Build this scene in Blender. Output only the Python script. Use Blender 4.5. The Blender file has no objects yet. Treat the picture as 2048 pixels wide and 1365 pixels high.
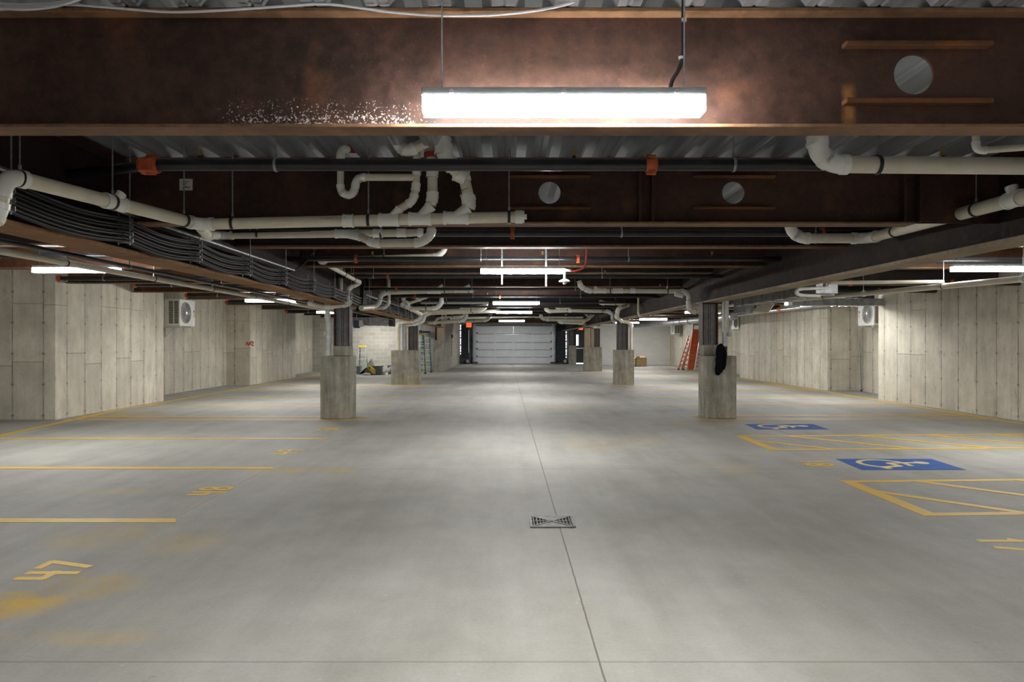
import bpy, math, random
from mathutils import Vector, Matrix
random.seed(7)
F = 1420.0; CX = 1011.0; CY = 685.0; H = 1.5      # focal length in px of a 2048 px frame, vanishing point, eye height
PI = math.pi
def P(px, py, Y): return Vector(((px-CX)*Y/F, Y, H+(CY-py)*Y/F))
def V(x, y, z): return Vector((x, y, z))
COL = bpy.context.scene.collection

class MB:
    def __init__(s): s.v = []; s.f = []; s.sm = []; s.uv = {}
    def add(s, vs, fs, smooth=False):
        b = len(s.v); s.v += [Vector(p) for p in vs]
        for f in fs: s.f.append(tuple(b+i for i in f)); s.sm.append(smooth)
        return s
    def box(s, x0, x1, y0, y1, z0, z1):
        vs = [(x, y, z) for x in (x0, x1) for y in (y0, y1) for z in (z0, z1)]
        return s.add(vs, [(0,1,3,2),(4,6,7,5),(0,4,5,1),(2,3,7,6),(0,2,6,4),(1,5,7,3)])
    def bar(s, a, b, w, h, up=(0,0,1)):
        a, b = Vector(a), Vector(b); d = (b-a).normalized(); u = Vector(up)
        if abs(d.dot(u)) > .98: u = Vector((0,1,0))
        x = d.cross(u).normalized()*(w/2); z = x.normalized().cross(d)*(h/2)
        vs = [p+i*x+j*z for p in (a, b) for i in (-1,1) for j in (-1,1)]
        return s.add(vs, [(0,1,3,2),(4,6,7,5),(0,4,5,1),(2,3,7,6),(0,2,6,4),(1,5,7,3)])
    def tube(s, pts, r, n=10, cap=True):
        pts = [Vector(p) for p in pts]; m = len(pts)
        rs = r if isinstance(r, (list, tuple)) else [r]*m
        d0 = (pts[1]-pts[0]).normalized()
        u = d0.cross(Vector((0,0,1)))
        if u.length < .05: u = Vector((1,0,0))
        u.normalize(); rings = []
        for i, p in enumerate(pts):
            d = (pts[min(i+1,m-1)]-pts[max(i-1,0)]).normalized()
            u = (u-d*u.dot(d)).normalized(); w = d.cross(u)
            rings.append([p+(u*math.cos(2*PI*k/n)+w*math.sin(2*PI*k/n))*rs[i] for k in range(n)])
        vs = [p for g in rings for p in g]
        fs = [(i*n+k, i*n+(k+1)%n, (i+1)*n+(k+1)%n, (i+1)*n+k) for i in range(m-1) for k in range(n)]
        s.add(vs, fs, True)
        if cap:
            s.add(rings[0], [tuple(range(n))[::-1]]); s.add(rings[-1], [tuple(range(n))])
        return s
    def prism(s, poly, vec):
        n = len(poly); vec = Vector(vec); a = [Vector(p) for p in poly]; b = [p+vec for p in a]
        return s.add(a+b, [tuple(range(n))[::-1], tuple(range(n, 2*n))]+[(i, (i+1)%n, n+(i+1)%n, n+i) for i in range(n)])
    def lathe(s, prof, o, axis=(0,0,1), n=16):
        o = Vector(o); ax = Vector(axis).normalized(); u = ax.orthogonal().normalized(); w = ax.cross(u)
        vs = [o+ax*h+(u*math.cos(2*PI*k/n)+w*math.sin(2*PI*k/n))*r for r, h in prof for k in range(n)]
        m = len(prof)
        s.add(vs, [(i*n+k, i*n+(k+1)%n, (i+1)*n+(k+1)%n, (i+1)*n+k) for i in range(m-1) for k in range(n)], True)
        return s.add(vs[:n], [tuple(range(n))[::-1]]).add(vs[-n:], [tuple(range(n))])
    def quad(s, pts, t):                                  # flat polygon with thickness t upwards
        return s.prism(pts, (0,0,t))
    def build(s, name, mat, parent=None, bevel=0, label=None, kind=None, seg=2):
        o0 = parent_loc(parent)
        me = bpy.data.meshes.new(name)
        me.from_pydata([tuple(p-o0) for p in s.v], [], s.f)
        me.polygons.foreach_set('use_smooth', s.sm)
        if s.uv:
            l = me.uv_layers.new(name='UVMap')
            for pi, uvs in s.uv.items():
                for k, li in enumerate(me.polygons[pi].loop_indices): l.data[li].uv = uvs[k]
        me.materials.append(mat); me.update()
        o = bpy.data.objects.new(name, me); COL.objects.link(o)
        if parent is not None: o.parent = parent
        if bevel:
            b = o.modifiers.new('edge', 'BEVEL'); b.width = bevel; b.segments = seg; b.limit_method = 'ANGLE'
        if label: o['label'] = label
        if kind: o['kind'] = kind
        return o
def parent_loc(p):
    r = Vector((0,0,0))
    while p is not None: r = r+p.location; p = p.parent
    return r
def tag(o, label, cat, group=None):
    o['label'] = label; o['category'] = cat
    if group: o['group'] = group
    return o
def thing(name, label, cat, loc=(0,0,0), group=None):
    o = bpy.data.objects.new(name, None); COL.objects.link(o); o.location = loc; o.empty_display_size = .1
    return tag(o, label, cat, group)
def dup(root, loc, label, group=None):
    r = root.copy(); COL.objects.link(r); r.location = loc; r['label'] = label
    if group: r['group'] = group
    for ch in list(root.children):
        c = ch.copy(); COL.objects.link(c); c.parent = r
        for g in list(ch.children):
            d = g.copy(); COL.objects.link(d); d.parent = c
    return r
def ordinal(k): return ['first','second','third','fourth','fifth','sixth','seventh','eighth','ninth','tenth','eleventh','twelfth','thirteenth','fourteenth','fifteenth','sixteenth','seventeenth','eighteenth','nineteenth','twentieth'][k]

# ------------------------------------------------------------------ materials
class NT:
    def __init__(s, name):
        s.m = bpy.data.materials.new(name); s.m.use_nodes = True; s.t = s.m.node_tree
        s.b = s.t.nodes['Principled BSDF']; s.tc = s.t.nodes.new('ShaderNodeTexCoord')
    def L(s, a, b): s.t.links.new(a, b)
    def put(s, sock, v):
        if hasattr(v, 'is_output'): s.L(v, sock)
        elif isinstance(v, (tuple, list)) and len(v) == 3 and sock.type == 'RGBA': sock.default_value = (*v, 1)
        else: sock.default_value = v
    def math(s, op, a, b=0.0, c=None):
        n = s.t.nodes.new('ShaderNodeMath'); n.operation = op
        s.put(n.inputs[0], a); s.put(n.inputs[1], b)
        if c is not None: s.put(n.inputs[2], c)
        return n.outputs[0]
    def mapr(s, v, a, b, c=0.0, d=1.0, smooth=False):
        n = s.t.nodes.new('ShaderNodeMapRange'); n.clamp = True
        if smooth: n.interpolation_type = 'SMOOTHSTEP'
        s.put(n.inputs[0], v)
        for i, x in enumerate((a, b, c, d)): n.inputs[i+1].default_value = x
        return n.outputs[0]
    def mapping(s, src, scale=(1,1,1), loc=(0,0,0)):
        n = s.t.nodes.new('ShaderNodeMapping'); s.L(src, n.inputs[0]); n.inputs['Scale'].default_value = scale; n.inputs['Location'].default_value = loc
        return n.outputs[0]
    def noise(s, vec, scale, detail=4, rough=.55, stretch=None, dist=0.0, col=False):
        if stretch: vec = s.mapping(vec, stretch)
        n = s.t.nodes.new('ShaderNodeTexNoise'); s.L(vec, n.inputs['Vector']); n.inputs['Scale'].default_value = scale
        n.inputs['Detail'].default_value = detail; n.inputs['Roughness'].default_value = rough; n.inputs['Distortion'].default_value = dist
        return n.outputs['Color' if col else 'Fac']
    def white(s, v, dim='1D'):
        n = s.t.nodes.new('ShaderNodeTexWhiteNoise'); n.noise_dimensions = dim
        s.put(n.inputs['W' if dim == '1D' else 'Vector'], v); return n.outputs['Value']
    def mix(s, f, a, b, mode='MIX'):
        n = s.t.nodes.new('ShaderNodeMix'); n.data_type = 'RGBA'; n.blend_type = mode
        s.put(n.inputs[0], f); s.put(n.inputs[6], a); s.put(n.inputs[7], b); return n.outputs[2]
    def sep(s, v):
        n = s.t.nodes.new('ShaderNodeSeparateXYZ'); s.L(v, n.inputs[0]); return n.outputs
    def comb(s, x, y, z=0.0):
        n = s.t.nodes.new('ShaderNodeCombineXYZ')
        for i, q in enumerate((x, y, z)): s.put(n.inputs[i], q)
        return n.outputs[0]
    def bump(s, h, strength=.3, dist=.01):
        n = s.t.nodes.new('ShaderNodeBump'); n.inputs['Strength'].default_value = strength; n.inputs['Distance'].default_value = dist
        s.put(n.inputs['Height'], h); s.L(n.outputs[0], s.b.inputs['Normal'])
    def done(s, color, rough=.6, metal=0.0, spec=.5):
        s.put(s.b.inputs['Base Color'], color); s.put(s.b.inputs['Roughness'], rough); s.put(s.b.inputs['Metallic'], metal)
        s.b.inputs['Specular IOR Level'].default_value = spec
        return s.m
def noisy(name, c1, c2, scale=6, rough=.6, metal=0.0, stretch=None, bump=0, lo=.35, hi=.65, spec=.5):
    n = NT(name); f = n.noise(n.tc.outputs['Object'], scale, 5, stretch=stretch)
    if bump: n.bump(f, bump)
    return n.done(n.mix(n.mapr(f, lo, hi), c1, c2), rough, metal, spec)
def emit(name, c, s):
    n = NT(name); n.done(c, .4); n.b.inputs['Emission Color'].default_value = (*c, 1); n.b.inputs['Emission Strength'].default_value = s
    return n.m
def rust(name, dark, mid, orange, amount, rough=.55, spray=None):
    n = NT(name); oc = n.tc.outputs['Object']
    a = n.noise(oc, 1.3, 6, .6, stretch=(.6,1,1)); b = n.noise(oc, 14, 4, .6); c = n.noise(oc, 90, 2, .6)
    f = n.math('ADD', n.math('MULTIPLY', a, .6), n.math('MULTIPLY', b, .4))
    col = n.mix(n.mapr(f, .4, .62), dark, mid)
    col = n.mix(n.math('MULTIPLY', n.mapr(n.noise(oc, 3.1, 7, .65), .55, .72), amount), col, orange)
    col = n.mix(n.math('MULTIPLY', n.mapr(c, .62, .75), .25), col, (.16,.11,.1))
    if spray:                                             # white fireproofing spatter along the foot of the web
        x0, x1, zt = spray; s = n.sep(oc)
        w = n.math('MULTIPLY', n.mapr(s[0], x0, x0+.25, smooth=True), n.mapr(s[0], x1-.35, x1, 1, 0, smooth=True))
        w = n.math('MULTIPLY', w, n.mapr(s[2], zt-.17, zt, 1, 0, smooth=True))
        spots = n.mapr(n.math('ADD', n.noise(oc, 95, 3, .7), n.math('MULTIPLY', w, .15)), .68, .72)
        bx = n.math('ABSOLUTE', n.math('SUBTRACT', s[0], 1.577)); st = n.math('MULTIPLY', n.mapr(bx, .012, .038, 1, 0), n.math('MULTIPLY', n.mapr(s[2], .19, .225, 1, 0), n.mapr(b, .35, .6, .3, 1)))
        col = n.mix(n.math('MULTIPLY', st, .8), col, (.36,.17,.05))
        col = n.mix(n.math('MULTIPLY', spots, n.mapr(w, .02, .2)), col, (.58,.53,.49))
    n.bump(n.noise(oc, 60, 4), .25, .004)
    return n.done(col, n.mapr(b, .3, .7, rough-.05, rough+.2), 0, .28)

M = {}
M['rust'] = rust('rusted_steel', (.026,.014,.011), (.08,.040,.030), (.19,.075,.025), .35)
M['rust_long'] = rust('rusted_steel_dark', (.012,.0075,.006), (.038,.020,.015), (.10,.04,.018), .3, .7)
M['flange_tan'] = rust('floor_lit_tan_flange', (.22,.17,.12), (.40,.325,.235), (.42,.25,.12), .35, .7)  # tan rust, lightened in colour for light coming up off the floor
M['flange_orange'] = rust('orange_rusted_flange', (.17,.08,.032), (.33,.175,.075), (.46,.26,.11), .5, .7)
M['rust_spray'] = rust('rusted_steel_spattered', (.026,.014,.010), (.085,.042,.031), (.22,.09,.035), .3, spray=(-1.4,-.22,.19))
M['rust_edge'] = rust('rusted_flange', (.11,.058,.032), (.27,.15,.078), (.44,.22,.09), .5)
M['rust_grey'] = rust('dark_mill_steel', (.016,.013,.013), (.045,.033,.03), (.12,.05,.02), .25, .5)
M['rust_warm'] = rust('orange_rusted_steel', (.07,.03,.016), (.17,.07,.03), (.35,.15,.05), .6)
M['column'] = rust('grey_sheen_post', (.12,.118,.122), (.24,.235,.235), (.16,.09,.055), .3, .42)  # grey-blue sheen of the poorly lit post web painted into the colour
M['galv'] = noisy('galvanized_deck', (.33,.36,.40), (.55,.585,.625), 5, .36, .65, (1,.1,1))
M['duct'] = noisy('galvanized_duct', (.24,.25,.26), (.42,.43,.44), 9, .45, .6)
M['foil'] = noisy('foil_jacket', (.55,.55,.56), (.75,.75,.76), 20, .25, .9, bump=.5)
M['zinc'] = noisy('zinc_rod', (.28,.30,.31), (.45,.47,.48), 30, .4, .8)
def pvc_mat():
    n = NT('beige_pipe'); oc = n.tc.outputs['Object']
    return n.done(n.mix(n.mapr(n.noise(oc, 7, 4), .35, .7), (.64,.59,.48), (.73,.68,.56)), .35)
M['pvc'] = pvc_mat()
M['pvc_white'] = noisy('white_fitting', (.78,.78,.74), (.86,.86,.82), 8, .3)
M['grey_pipe'] = noisy('white_painted_pipe', (.50,.51,.50), (.66,.67,.66), 9, .4)
M['black_pipe'] = noisy('black_steel_pipe', (.006,.006,.008), (.016,.016,.019), 8, .32, .0, spec=.6)
M['black'] = noisy('black_plastic', (.010,.010,.011), (.02,.02,.022), 12, .45)
M['cable'] = noisy('black_cable_jacket', (.005,.005,.006), (.013,.013,.015), 14, .6, stretch=(1,.1,1))
M['orange'] = noisy('orange_coupling', (.42,.07,.02), (.60,.13,.04), 18, .4)
M['red'] = noisy('red_jacket', (.35,.03,.02), (.5,.06,.04), 18, .4)
M['redbrown'] = noisy('firestop_collar', (.22,.02,.02), (.32,.04,.03), 18, .6)
M['brass'] = noisy('brass', (.45,.30,.10), (.62,.45,.18), 30, .35, .9)
M['grey_housing'] = noisy('grey_housing', (.16,.165,.17), (.20,.205,.21), 12, .5)
M['lens'] = emit('lit_lens', (1,.985,.95), 26.0)
M['white_cable'] = noisy('white_armoured_cable', (.55,.55,.57), (.72,.72,.74), 300, .35, .3)
M['white'] = noisy('white_enamel', (.62,.63,.61), (.70,.71,.69), 8, .4)
M['yellow_paint'] = None
M['navy'] = noisy('navy_slats', (.008,.011,.022), (.016,.021,.038), 9, .5)
M['charcoal'] = noisy('charcoal_paint', (.035,.037,.043), (.05,.052,.06), 7, .5)
M['door_steel'] = noisy('grey_door_panel', (.60,.63,.67), (.68,.705,.735), 1.6, .5, 0.0)
M['track'] = noisy('galvanized_track', (.42,.46,.49), (.6,.64,.67), 9, .35, .7)
M['cardboard'] = noisy('cardboard', (.33,.21,.10), (.42,.28,.15), 6, .85, stretch=(8,8,.6))
M['green_spray'] = noisy('green_spray_paint', (.20,.42,.06), (.28,.52,.1), 20, .7)
M['cloth'] = noisy('black_cloth', (.004,.004,.006), (.010,.010,.013), 26, .95, bump=.6, spec=.1)
M['orange_fg'] = noisy('orange_fibreglass', (.50,.085,.02), (.64,.14,.04), 10, .45)
M['green_fg'] = noisy('green_fibreglass', (.04,.20,.14), (.07,.28,.20), 10, .45)
M['blue_fg'] = noisy('slate_blue_fibreglass', (.05,.12,.17), (.08,.18,.24), 10, .45)
M['lime'] = noisy('lime_plastic', (.22,.42,.05), (.30,.52,.08), 12, .5)
M['alu'] = noisy('aluminium', (.55,.56,.57), (.70,.71,.72), 14, .35, .6)
M['yellow_plastic'] = noisy('yellow_plastic', (.62,.45,.03), (.75,.56,.06), 8, .4)
M['tote'] = noisy('grey_tote', (.16,.19,.24), (.22,.25,.30), 8, .5)
M['dark_tote'] = noisy('dark_grey_tote', (.09,.11,.13), (.13,.15,.17), 8, .5)
M['olive'] = noisy('olive_lid', (.10,.11,.04), (.15,.16,.06), 8, .6)
M['blue_box'] = noisy('navy_enclosure', (.012,.028,.075), (.022,.045,.11), 8, .45)
M['bag'] = noisy('white_plastic_film', (.70,.71,.70), (.82,.83,.82), 10, .3, bump=.4)
M['paper'] = noisy('paper', (.62,.60,.55), (.7,.68,.62), 12, .8)
M['ink'] = noisy('ink', (.02,.02,.03), (.04,.04,.05), 12, .8)
M['grey_ink'] = noisy('faded_print', (.16,.15,.13), (.22,.2,.17), 12, .8)
M['spray_orange'] = noisy('orange_spray_paint', (.55,.11,.03), (.68,.17,.06), 30, .8)
M['blue_paint'] = noisy('blue_floor_paint', (.010,.07,.29), (.018,.10,.37), 5, .85)
M['cream'] = noisy('cream_enamel', (.66,.62,.50), (.72,.68,.56), 9, .5)
M['coil'] = noisy('dark_coil', (.05,.05,.04), (.14,.13,.09), 14, .6)
M['exit'] = emit('lit_exit_face', (1,.13,.03), .17)
M['daylight'] = emit('daylight_gap', (.9,.95,1), .7)
M['iron'] = noisy('cast_iron', (.05,.048,.044), (.12,.115,.105), 16, .6, .4)
M['pit'] = noisy('drain_pit', (.01,.01,.01), (.02,.02,.018), 9, .9)
M['beige_wood'] = noisy('beige_plywood', (.40,.32,.22), (.48,.39,.28), 4, .7, stretch=(6,6,.5))
M['blue_steel'] = noisy('primed_grey_steel', (.22,.29,.33), (.36,.43,.47), 4, .45, .3)

def paint_mat():
    n = NT('yellow_floor_paint'); oc = n.tc.outputs['Object']
    w = n.mapr(n.noise(oc, 9, 6, .7), .33, .55)
    return n.done(n.mix(w, (.58,.38,.08), (.70,.43,.03)), .6)
M['yellow_paint'] = paint_mat()
def faint_mat():
    n = NT('worn_yellow_paint'); oc = n.tc.outputs['Object']
    w = n.mapr(n.noise(oc, 9, 6, .7), .40, .62)
    return n.done(n.mix(w, (.40,.375,.32), (.52,.36,.12)), .6)
M['faint_paint'] = faint_mat()

SMEARS = [(-2.85,4.05,.38,.26,1.3),(-2.55,4.35,.35,.3,.55),(-3.1,5.46,.45,.4,.5),(-2.4,5.3,.35,.35,.35),(-2.62,8.3,.42,.22,.75),(-2.05,8.33,.34,.14,.95),(-3.9,7.15,.6,.16,.5),(-2.2,3.6,.5,.12,.4),
          (-3.0,13.7,1.0,.3,.6),(4.0,13.75,1.1,.25,.6),(3.4,12.9,.6,.5,.35),(1.3,10.4,.6,.9,.22),(2.2,10.9,.5,.7,.25),(-8.0,14.6,1.0,.7,.7),(9.2,14.6,.9,.9,.6),
          (2.6,8.5,.5,.6,.25),(-3.55,25.0,1.4,.5,.6),(4.2,24.9,.9,.5,.5),(9.3,24,.5,3.2,.5),(4.5,36.6,.7,.4,.6),(1.1,16.5,.9,1.6,.2)]
def floor_mat():
    n = NT('polished_concrete_floor'); oc = n.tc.outputs['Object']; s = n.sep(oc)
    big = n.noise(oc, .45, 5, .6, stretch=(1,.7,1)); mid = n.noise(oc, 2.2, 6, .65); streak = n.noise(oc, 1.0, 5, .6, stretch=(3.2,.35,1)); fine = n.noise(oc, 45, 4, .7)
    f = n.math('ADD', n.math('ADD', n.math('MULTIPLY', big, .45), n.math('MULTIPLY', mid, .22)), n.math('ADD', n.math('MULTIPLY', streak, .2), n.math('MULTIPLY', fine, .13)))
    col = n.mix(n.mapr(f, .39, .61), (.255,.248,.222), (.425,.418,.388))
    col = n.mix(n.math('MULTIPLY', n.mapr(n.noise(oc, .7, 4), .52, .7), .35), col, (.36,.325,.28))
    col = n.mix(n.math('MULTIPLY', n.mapr(n.noise(oc, 16, 3, .6), .70, .76), .45), col, (.62,.61,.58))
    col = n.mix(n.math('MULTIPLY', n.mapr(n.noise(oc, 2.7, 7, .75), .66, .72), .5), col, (.16,.14,.12))
    wob = n.math('MULTIPLY', n.math('SUBTRACT', n.noise(oc, 9, 3), .5), .009)
    j1 = n.mapr(n.math('ABSOLUTE', n.math('SUBTRACT', n.math('ADD', s[0], wob), .44)), .002, .007, 1, 0)
    m = n.math('ABSOLUTE', n.math('SUBTRACT', n.math('MODULO', n.math('ADD', n.math('ADD', s[1], wob), 25.3-3.33+2.53), 5.06), 2.53))
    j2 = n.math('MULTIPLY', n.mapr(m, .002, .010, 1, 0), .55)
    col = n.mix(n.math('MULTIPLY', n.math('MAXIMUM', j1, j2), .8), col, (.085,.075,.06))
    tot = None; nz = n.mapr(n.noise(oc, 3.5, 6, .7), .38, .62, .15, 1)
    for (x, y, rx, ry, k) in SMEARS:
        dx = n.math('DIVIDE', n.math('SUBTRACT', s[0], x), rx); dy = n.math('DIVIDE', n.math('SUBTRACT', s[1], y), ry)
        d = n.math('ADD', n.math('MULTIPLY', dx, dx), n.math('MULTIPLY', dy, dy))
        v = n.mapr(d, 0.0, 1.3, k, 0, smooth=True)
        tot = v if tot is None else n.math('MAXIMUM', tot, v)
    col = n.mix(n.math('MULTIPLY', n.math('MULTIPLY', tot, nz), .85), col, (.56,.36,.05))
    n.bump(n.math('ADD', fine, n.math('MULTIPLY', n.math('MAXIMUM', j1, j2), -4)), .08, .004)
    return n.done(col, n.mapr(mid, .3, .7, .62, .8), 0, .3)
M['floor'] = floor_mat()
def wall_mat(name, c1, c2, pw=.6, seed=0.0):
    n = NT(name); uv = n.tc.outputs['UV']; oc = n.tc.outputs['Object']; s = n.sep(uv)
    u = n.math('DIVIDE', s[0], pw); i = n.math('ADD', n.math('FLOOR', u), seed); fr = n.math('FRACT', u)
    r1 = n.white(i); r2 = n.white(n.math('ADD', i, 37.3)); r3 = n.white(n.math('ADD', i, 91.7)); r4 = n.white(n.math('ADD', i, 55.1))
    e = n.math('MULTIPLY', n.math('MINIMUM', fr, n.math('SUBTRACT', 1.0, fr)), pw)
    cl = n.noise(oc, 1.5, 6, .65); fi = n.noise(oc, 22, 4, .7); st = n.noise(oc, 2.0, 5, .6, stretch=(3,3,.4))
    f = n.math('ADD', n.math('ADD', n.math('MULTIPLY', cl, .5), n.math('MULTIPLY', st, .35)), n.math('MULTIPLY', fi, .15))
    col = n.mix(n.mapr(f, .36, .64), c1, c2)
    col = n.mix(n.math('MULTIPLY', n.mapr(r1, 0, 1), .32), col, n.mix(r2, (.34,.325,.285), (.62,.58,.48)))
    seam = n.math('MULTIPLY', n.mapr(e, .004, .017, 1, 0), n.mapr(n.noise(oc, 3, 4), .35, .6, .35, 1))
    hb = n.math('ADD', .95, n.math('MULTIPLY', r2, .35))
    d1 = n.math('ABSOLUTE', n.math('SUBTRACT', s[1], hb))
    hl = n.math('MULTIPLY', n.mapr(d1, .003, .014, 1, 0), n.mapr(r3, .45, .5, 0, .7))
    d2 = n.math('ABSOLUTE', n.math('SUBTRACT', s[1], n.math('ADD', 2.15, n.math('MULTIPLY', r4, .15))))
    hl2 = n.math('MULTIPLY', n.mapr(d2, .003, .012, 1, 0), n.mapr(r4, .45, .5, 0, .6))
    vm = n.math('SUBTRACT', n.math('FRACT', n.math('DIVIDE', n.math('ADD', s[1], .22), .6)), .5)
    dv = n.math('MULTIPLY', vm, .6)
    dd = n.math('SQRT', n.math('ADD', n.math('MULTIPLY', dv, dv), n.math('MULTIPLY', e, e)))
    tie = n.math('MULTIPLY', n.mapr(dd, .014, .040, 1, 0), .9)
    blot = n.math('MULTIPLY', n.mapr(n.noise(oc, 5, 7, .75, stretch=(1.6,1.6,.7)), .56, .70), .5)
    col = n.mix(blot, col, (.25,.225,.17))
    col = n.mix(n.math('MULTIPLY', n.mapr(e, .0, .12, 1, 0), n.mapr(n.noise(oc, 2.5, 5, .7), .45, .65, 0, .35)), col, (.24,.21,.155))
    dark = n.math('MAXIMUM', n.math('MAXIMUM', seam, tie), n.math('MAXIMUM', hl, hl2))
    low = n.math('MULTIPLY', n.mapr(n.math('SUBTRACT', hb, s[1]), 0, .02), n.mapr(r3, .45, .5, 0, .16))
    col = n.mix(low, col, (.26,.24,.2))
    och = n.math('MULTIPLY', n.mapr(r4, .80, .82), n.math('MULTIPLY', n.mapr(fr, .0, .35, .85, .12), n.mapr(n.noise(oc, 2.2, 5), .3, .6)))
    col = n.mix(n.math('MULTIPLY', och, .75), col, (.44,.30,.12))
    col = n.mix(n.math('MULTIPLY', dark, .8), col, (.10,.09,.075))
    n.bump(n.math('ADD', n.math('MULTIPLY', fi, .5), n.math('MULTIPLY', dark, -1.0)), .2, .006)
    return n.done(col, .75, 0, .3)
M['wall'] = wall_mat('board_formed_concrete', (.47,.44,.36), (.80,.76,.645), .6)
M['wall_b'] = wall_mat('board_formed_concrete_pale', (.48,.45,.365), (.81,.765,.65), .6, 13.0)
def cmu_mat(name, c1, c2, mortar, dark=None):
    n = NT(name); uv = n.tc.outputs['UV']; oc = n.tc.outputs['Object']
    b = n.t.nodes.new('ShaderNodeTexBrick'); n.L(uv, b.inputs['Vector']); b.inputs['Scale'].default_value = 1
    b.inputs['Brick Width'].default_value = .406; b.inputs['Row Height'].default_value = .203; b.inputs['Mortar Size'].default_value = .009
    b.inputs['Color1'].default_value = (*c1, 1); b.inputs['Color2'].default_value = (*c2, 1); b.inputs['Mortar'].default_value = (*mortar, 1); b.inputs['Bias'].default_value = 0
    f = n.noise(oc, 40, 4, .7); g = n.noise(oc, .8, 4)
    col = n.mix(n.math('MULTIPLY', n.mapr(f, .3, .7), .25), b.outputs['Color'], (.2,.19,.17))
    col = n.mix(n.math('MULTIPLY', n.mapr(g, .45, .7), .2), col, (.5,.47,.4))
    n.bump(n.math('MULTIPLY', b.outputs['Fac'], -1), .4, .008)
    return n.done(col, .85, 0, .2)
M['cmu'] = cmu_mat('grey_block_wall', (.37,.355,.305), (.47,.45,.395), (.56,.54,.485))
M['cmu_white'] = cmu_mat('pale_block_wall', (.66,.65,.62), (.72,.71,.68), (.70,.69,.66))
M['cmu_dark'] = cmu_mat('dark_block_wall', (.045,.05,.058), (.06,.065,.075), (.12,.13,.14))
M['pier'] = None
def pier_mat():
    n = NT('weathered_cast_concrete'); oc = n.tc.outputs['Object']
    a = n.noise(oc, 2.2, 7, .7); b = n.noise(oc, 30, 4, .7); st = n.noise(oc, 3, 5, .6, stretch=(3,3,.35))
    f = n.math('ADD', n.math('ADD', n.math('MULTIPLY', a, .45), n.math('MULTIPLY', st, .4)), n.math('MULTIPLY', b, .15))
    col = n.mix(n.mapr(f, .36, .62), (.15,.14,.112), (.44,.42,.36))
    col = n.mix(n.math('MULTIPLY', n.mapr(n.noise(oc, 2.7, 5), .5, .68), .6), col, (.27,.205,.11))
    col = n.mix(n.math('MULTIPLY', n.mapr(n.noise(oc, 55, 2), .68, .74), .6), col, (.13,.12,.1))
    n.bump(f, .25, .01); return n.done(col, .8, 0, .25)
M['pier'] = pier_mat()
# ------------------------------------------------------------------ the room
DECK = 3.015
def struct(o): o['kind'] = 'structure'; return o
fl = struct(MB().box(-12, 13, -9.3, 51, -.25, 0).build('floor', M['floor']))
def deck():
    m = MB(); pitch = .283; ph = -.01; k0, k1 = -40, 43; prof = []
    for k in range(k0, k1):
        c = ph+k*pitch
        prof += [(c-.100, DECK+.076), (c-.052, DECK), (c-.012, DECK), (c, DECK+.009), (c+.012, DECK), (c+.052, DECK), (c+.100, DECK+.076)]
    n = len(prof); ys = (-9.2, 50)
    m.add([(x, y, z) for y in ys for x, z in prof], [(i, i+1, n+i+1, n+i) for i in range(n-1)])
    x0, x1 = prof[0][0], prof[-1][0]
    m.box(x0, x1, ys[0], ys[1], DECK+.085, DECK+.25)
    return struct(m.build('ceiling', M['galv']))
deck()
def wall(name, inner, outer, mat, z1=DECK+.08):
    m = MB(); poly = [(x, y, 0) for x, y in inner+outer]; n = len(poly); ni = len(inner)
    m.prism(poly, (0,0,z1)); u = 0.0
    for i in range(ni-1):
        a, b = Vector(inner[i]), Vector(inner[i+1]); l = (b-a).length
        m.uv[2+i] = [(u,0),(u+l,0),(u+l,z1),(u,z1)]; u += l
    for i in range(2): m.uv[i] = [(0,0)]*n
    for i in range(ni-1, n): m.uv[2+i] = [(0,0)]*4
    return struct(m.build(name, mat))
LW = [(-10.6,-9.2),(-10.6,13.75),(-8.72,13.75),(-8.72,18.1),(-9.75,18.1),(-9.75,24.8),(-8.93,24.8),(-8.93,30.2),(-9.85,30.2),(-9.85,36.2)]
wall('wall_left', LW, [(-11.5,36.2),(-11.5,-9.2)], M['wall'])
RW = [(9.82,-9.2),(9.82,18.7),(10.85,18.7),(10.85,22.0),(9.98,22.0),(9.98,30.2),(10.9,30.2),(10.9,47.0)]
wall('wall_right', RW, [(12,47.0),(12,-9.2)], M['wall_b'])
wall('wall_front', [(9.8,-9.2),(-10.6,-9.2)], [(-10.6,-9.4),(9.8,-9.4)], M['wall'])
wall('wall_back_left', [(-9.85,36.2),(-3.2,36.2),(-3.2,49.5)], [(-9.85,49.5)], M['cmu'])
wall('wall_back_right', [(6.25,49.5),(6.25,47.0),(12,47.0)], [(12,49.5)], M['cmu_white'])
wall('wall_back', [(-3.2,49.5),(6.25,49.5)], [(6.25,50),(-3.2,50)], M['cmu_dark'])

# painted orange survey mark on the stepped wall face
def ppt(px, py, Y): return P(px, py, Y)
g = MB()
for st in ([(492,691),(494,684),(497,691),(500,684)], [(500,691),(503,683),(507,685),(503,691),(508,692)]):
    for a, b in zip(st, st[1:]): g.bar(P(*a, 24.79), P(*b, 24.79), .035, .006, up=(0,1,0))
wl = bpy.data.objects['wall_left']
g.build('spray_mark', M['spray_orange'], wl, label='orange sprayed survey scribble')

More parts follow.
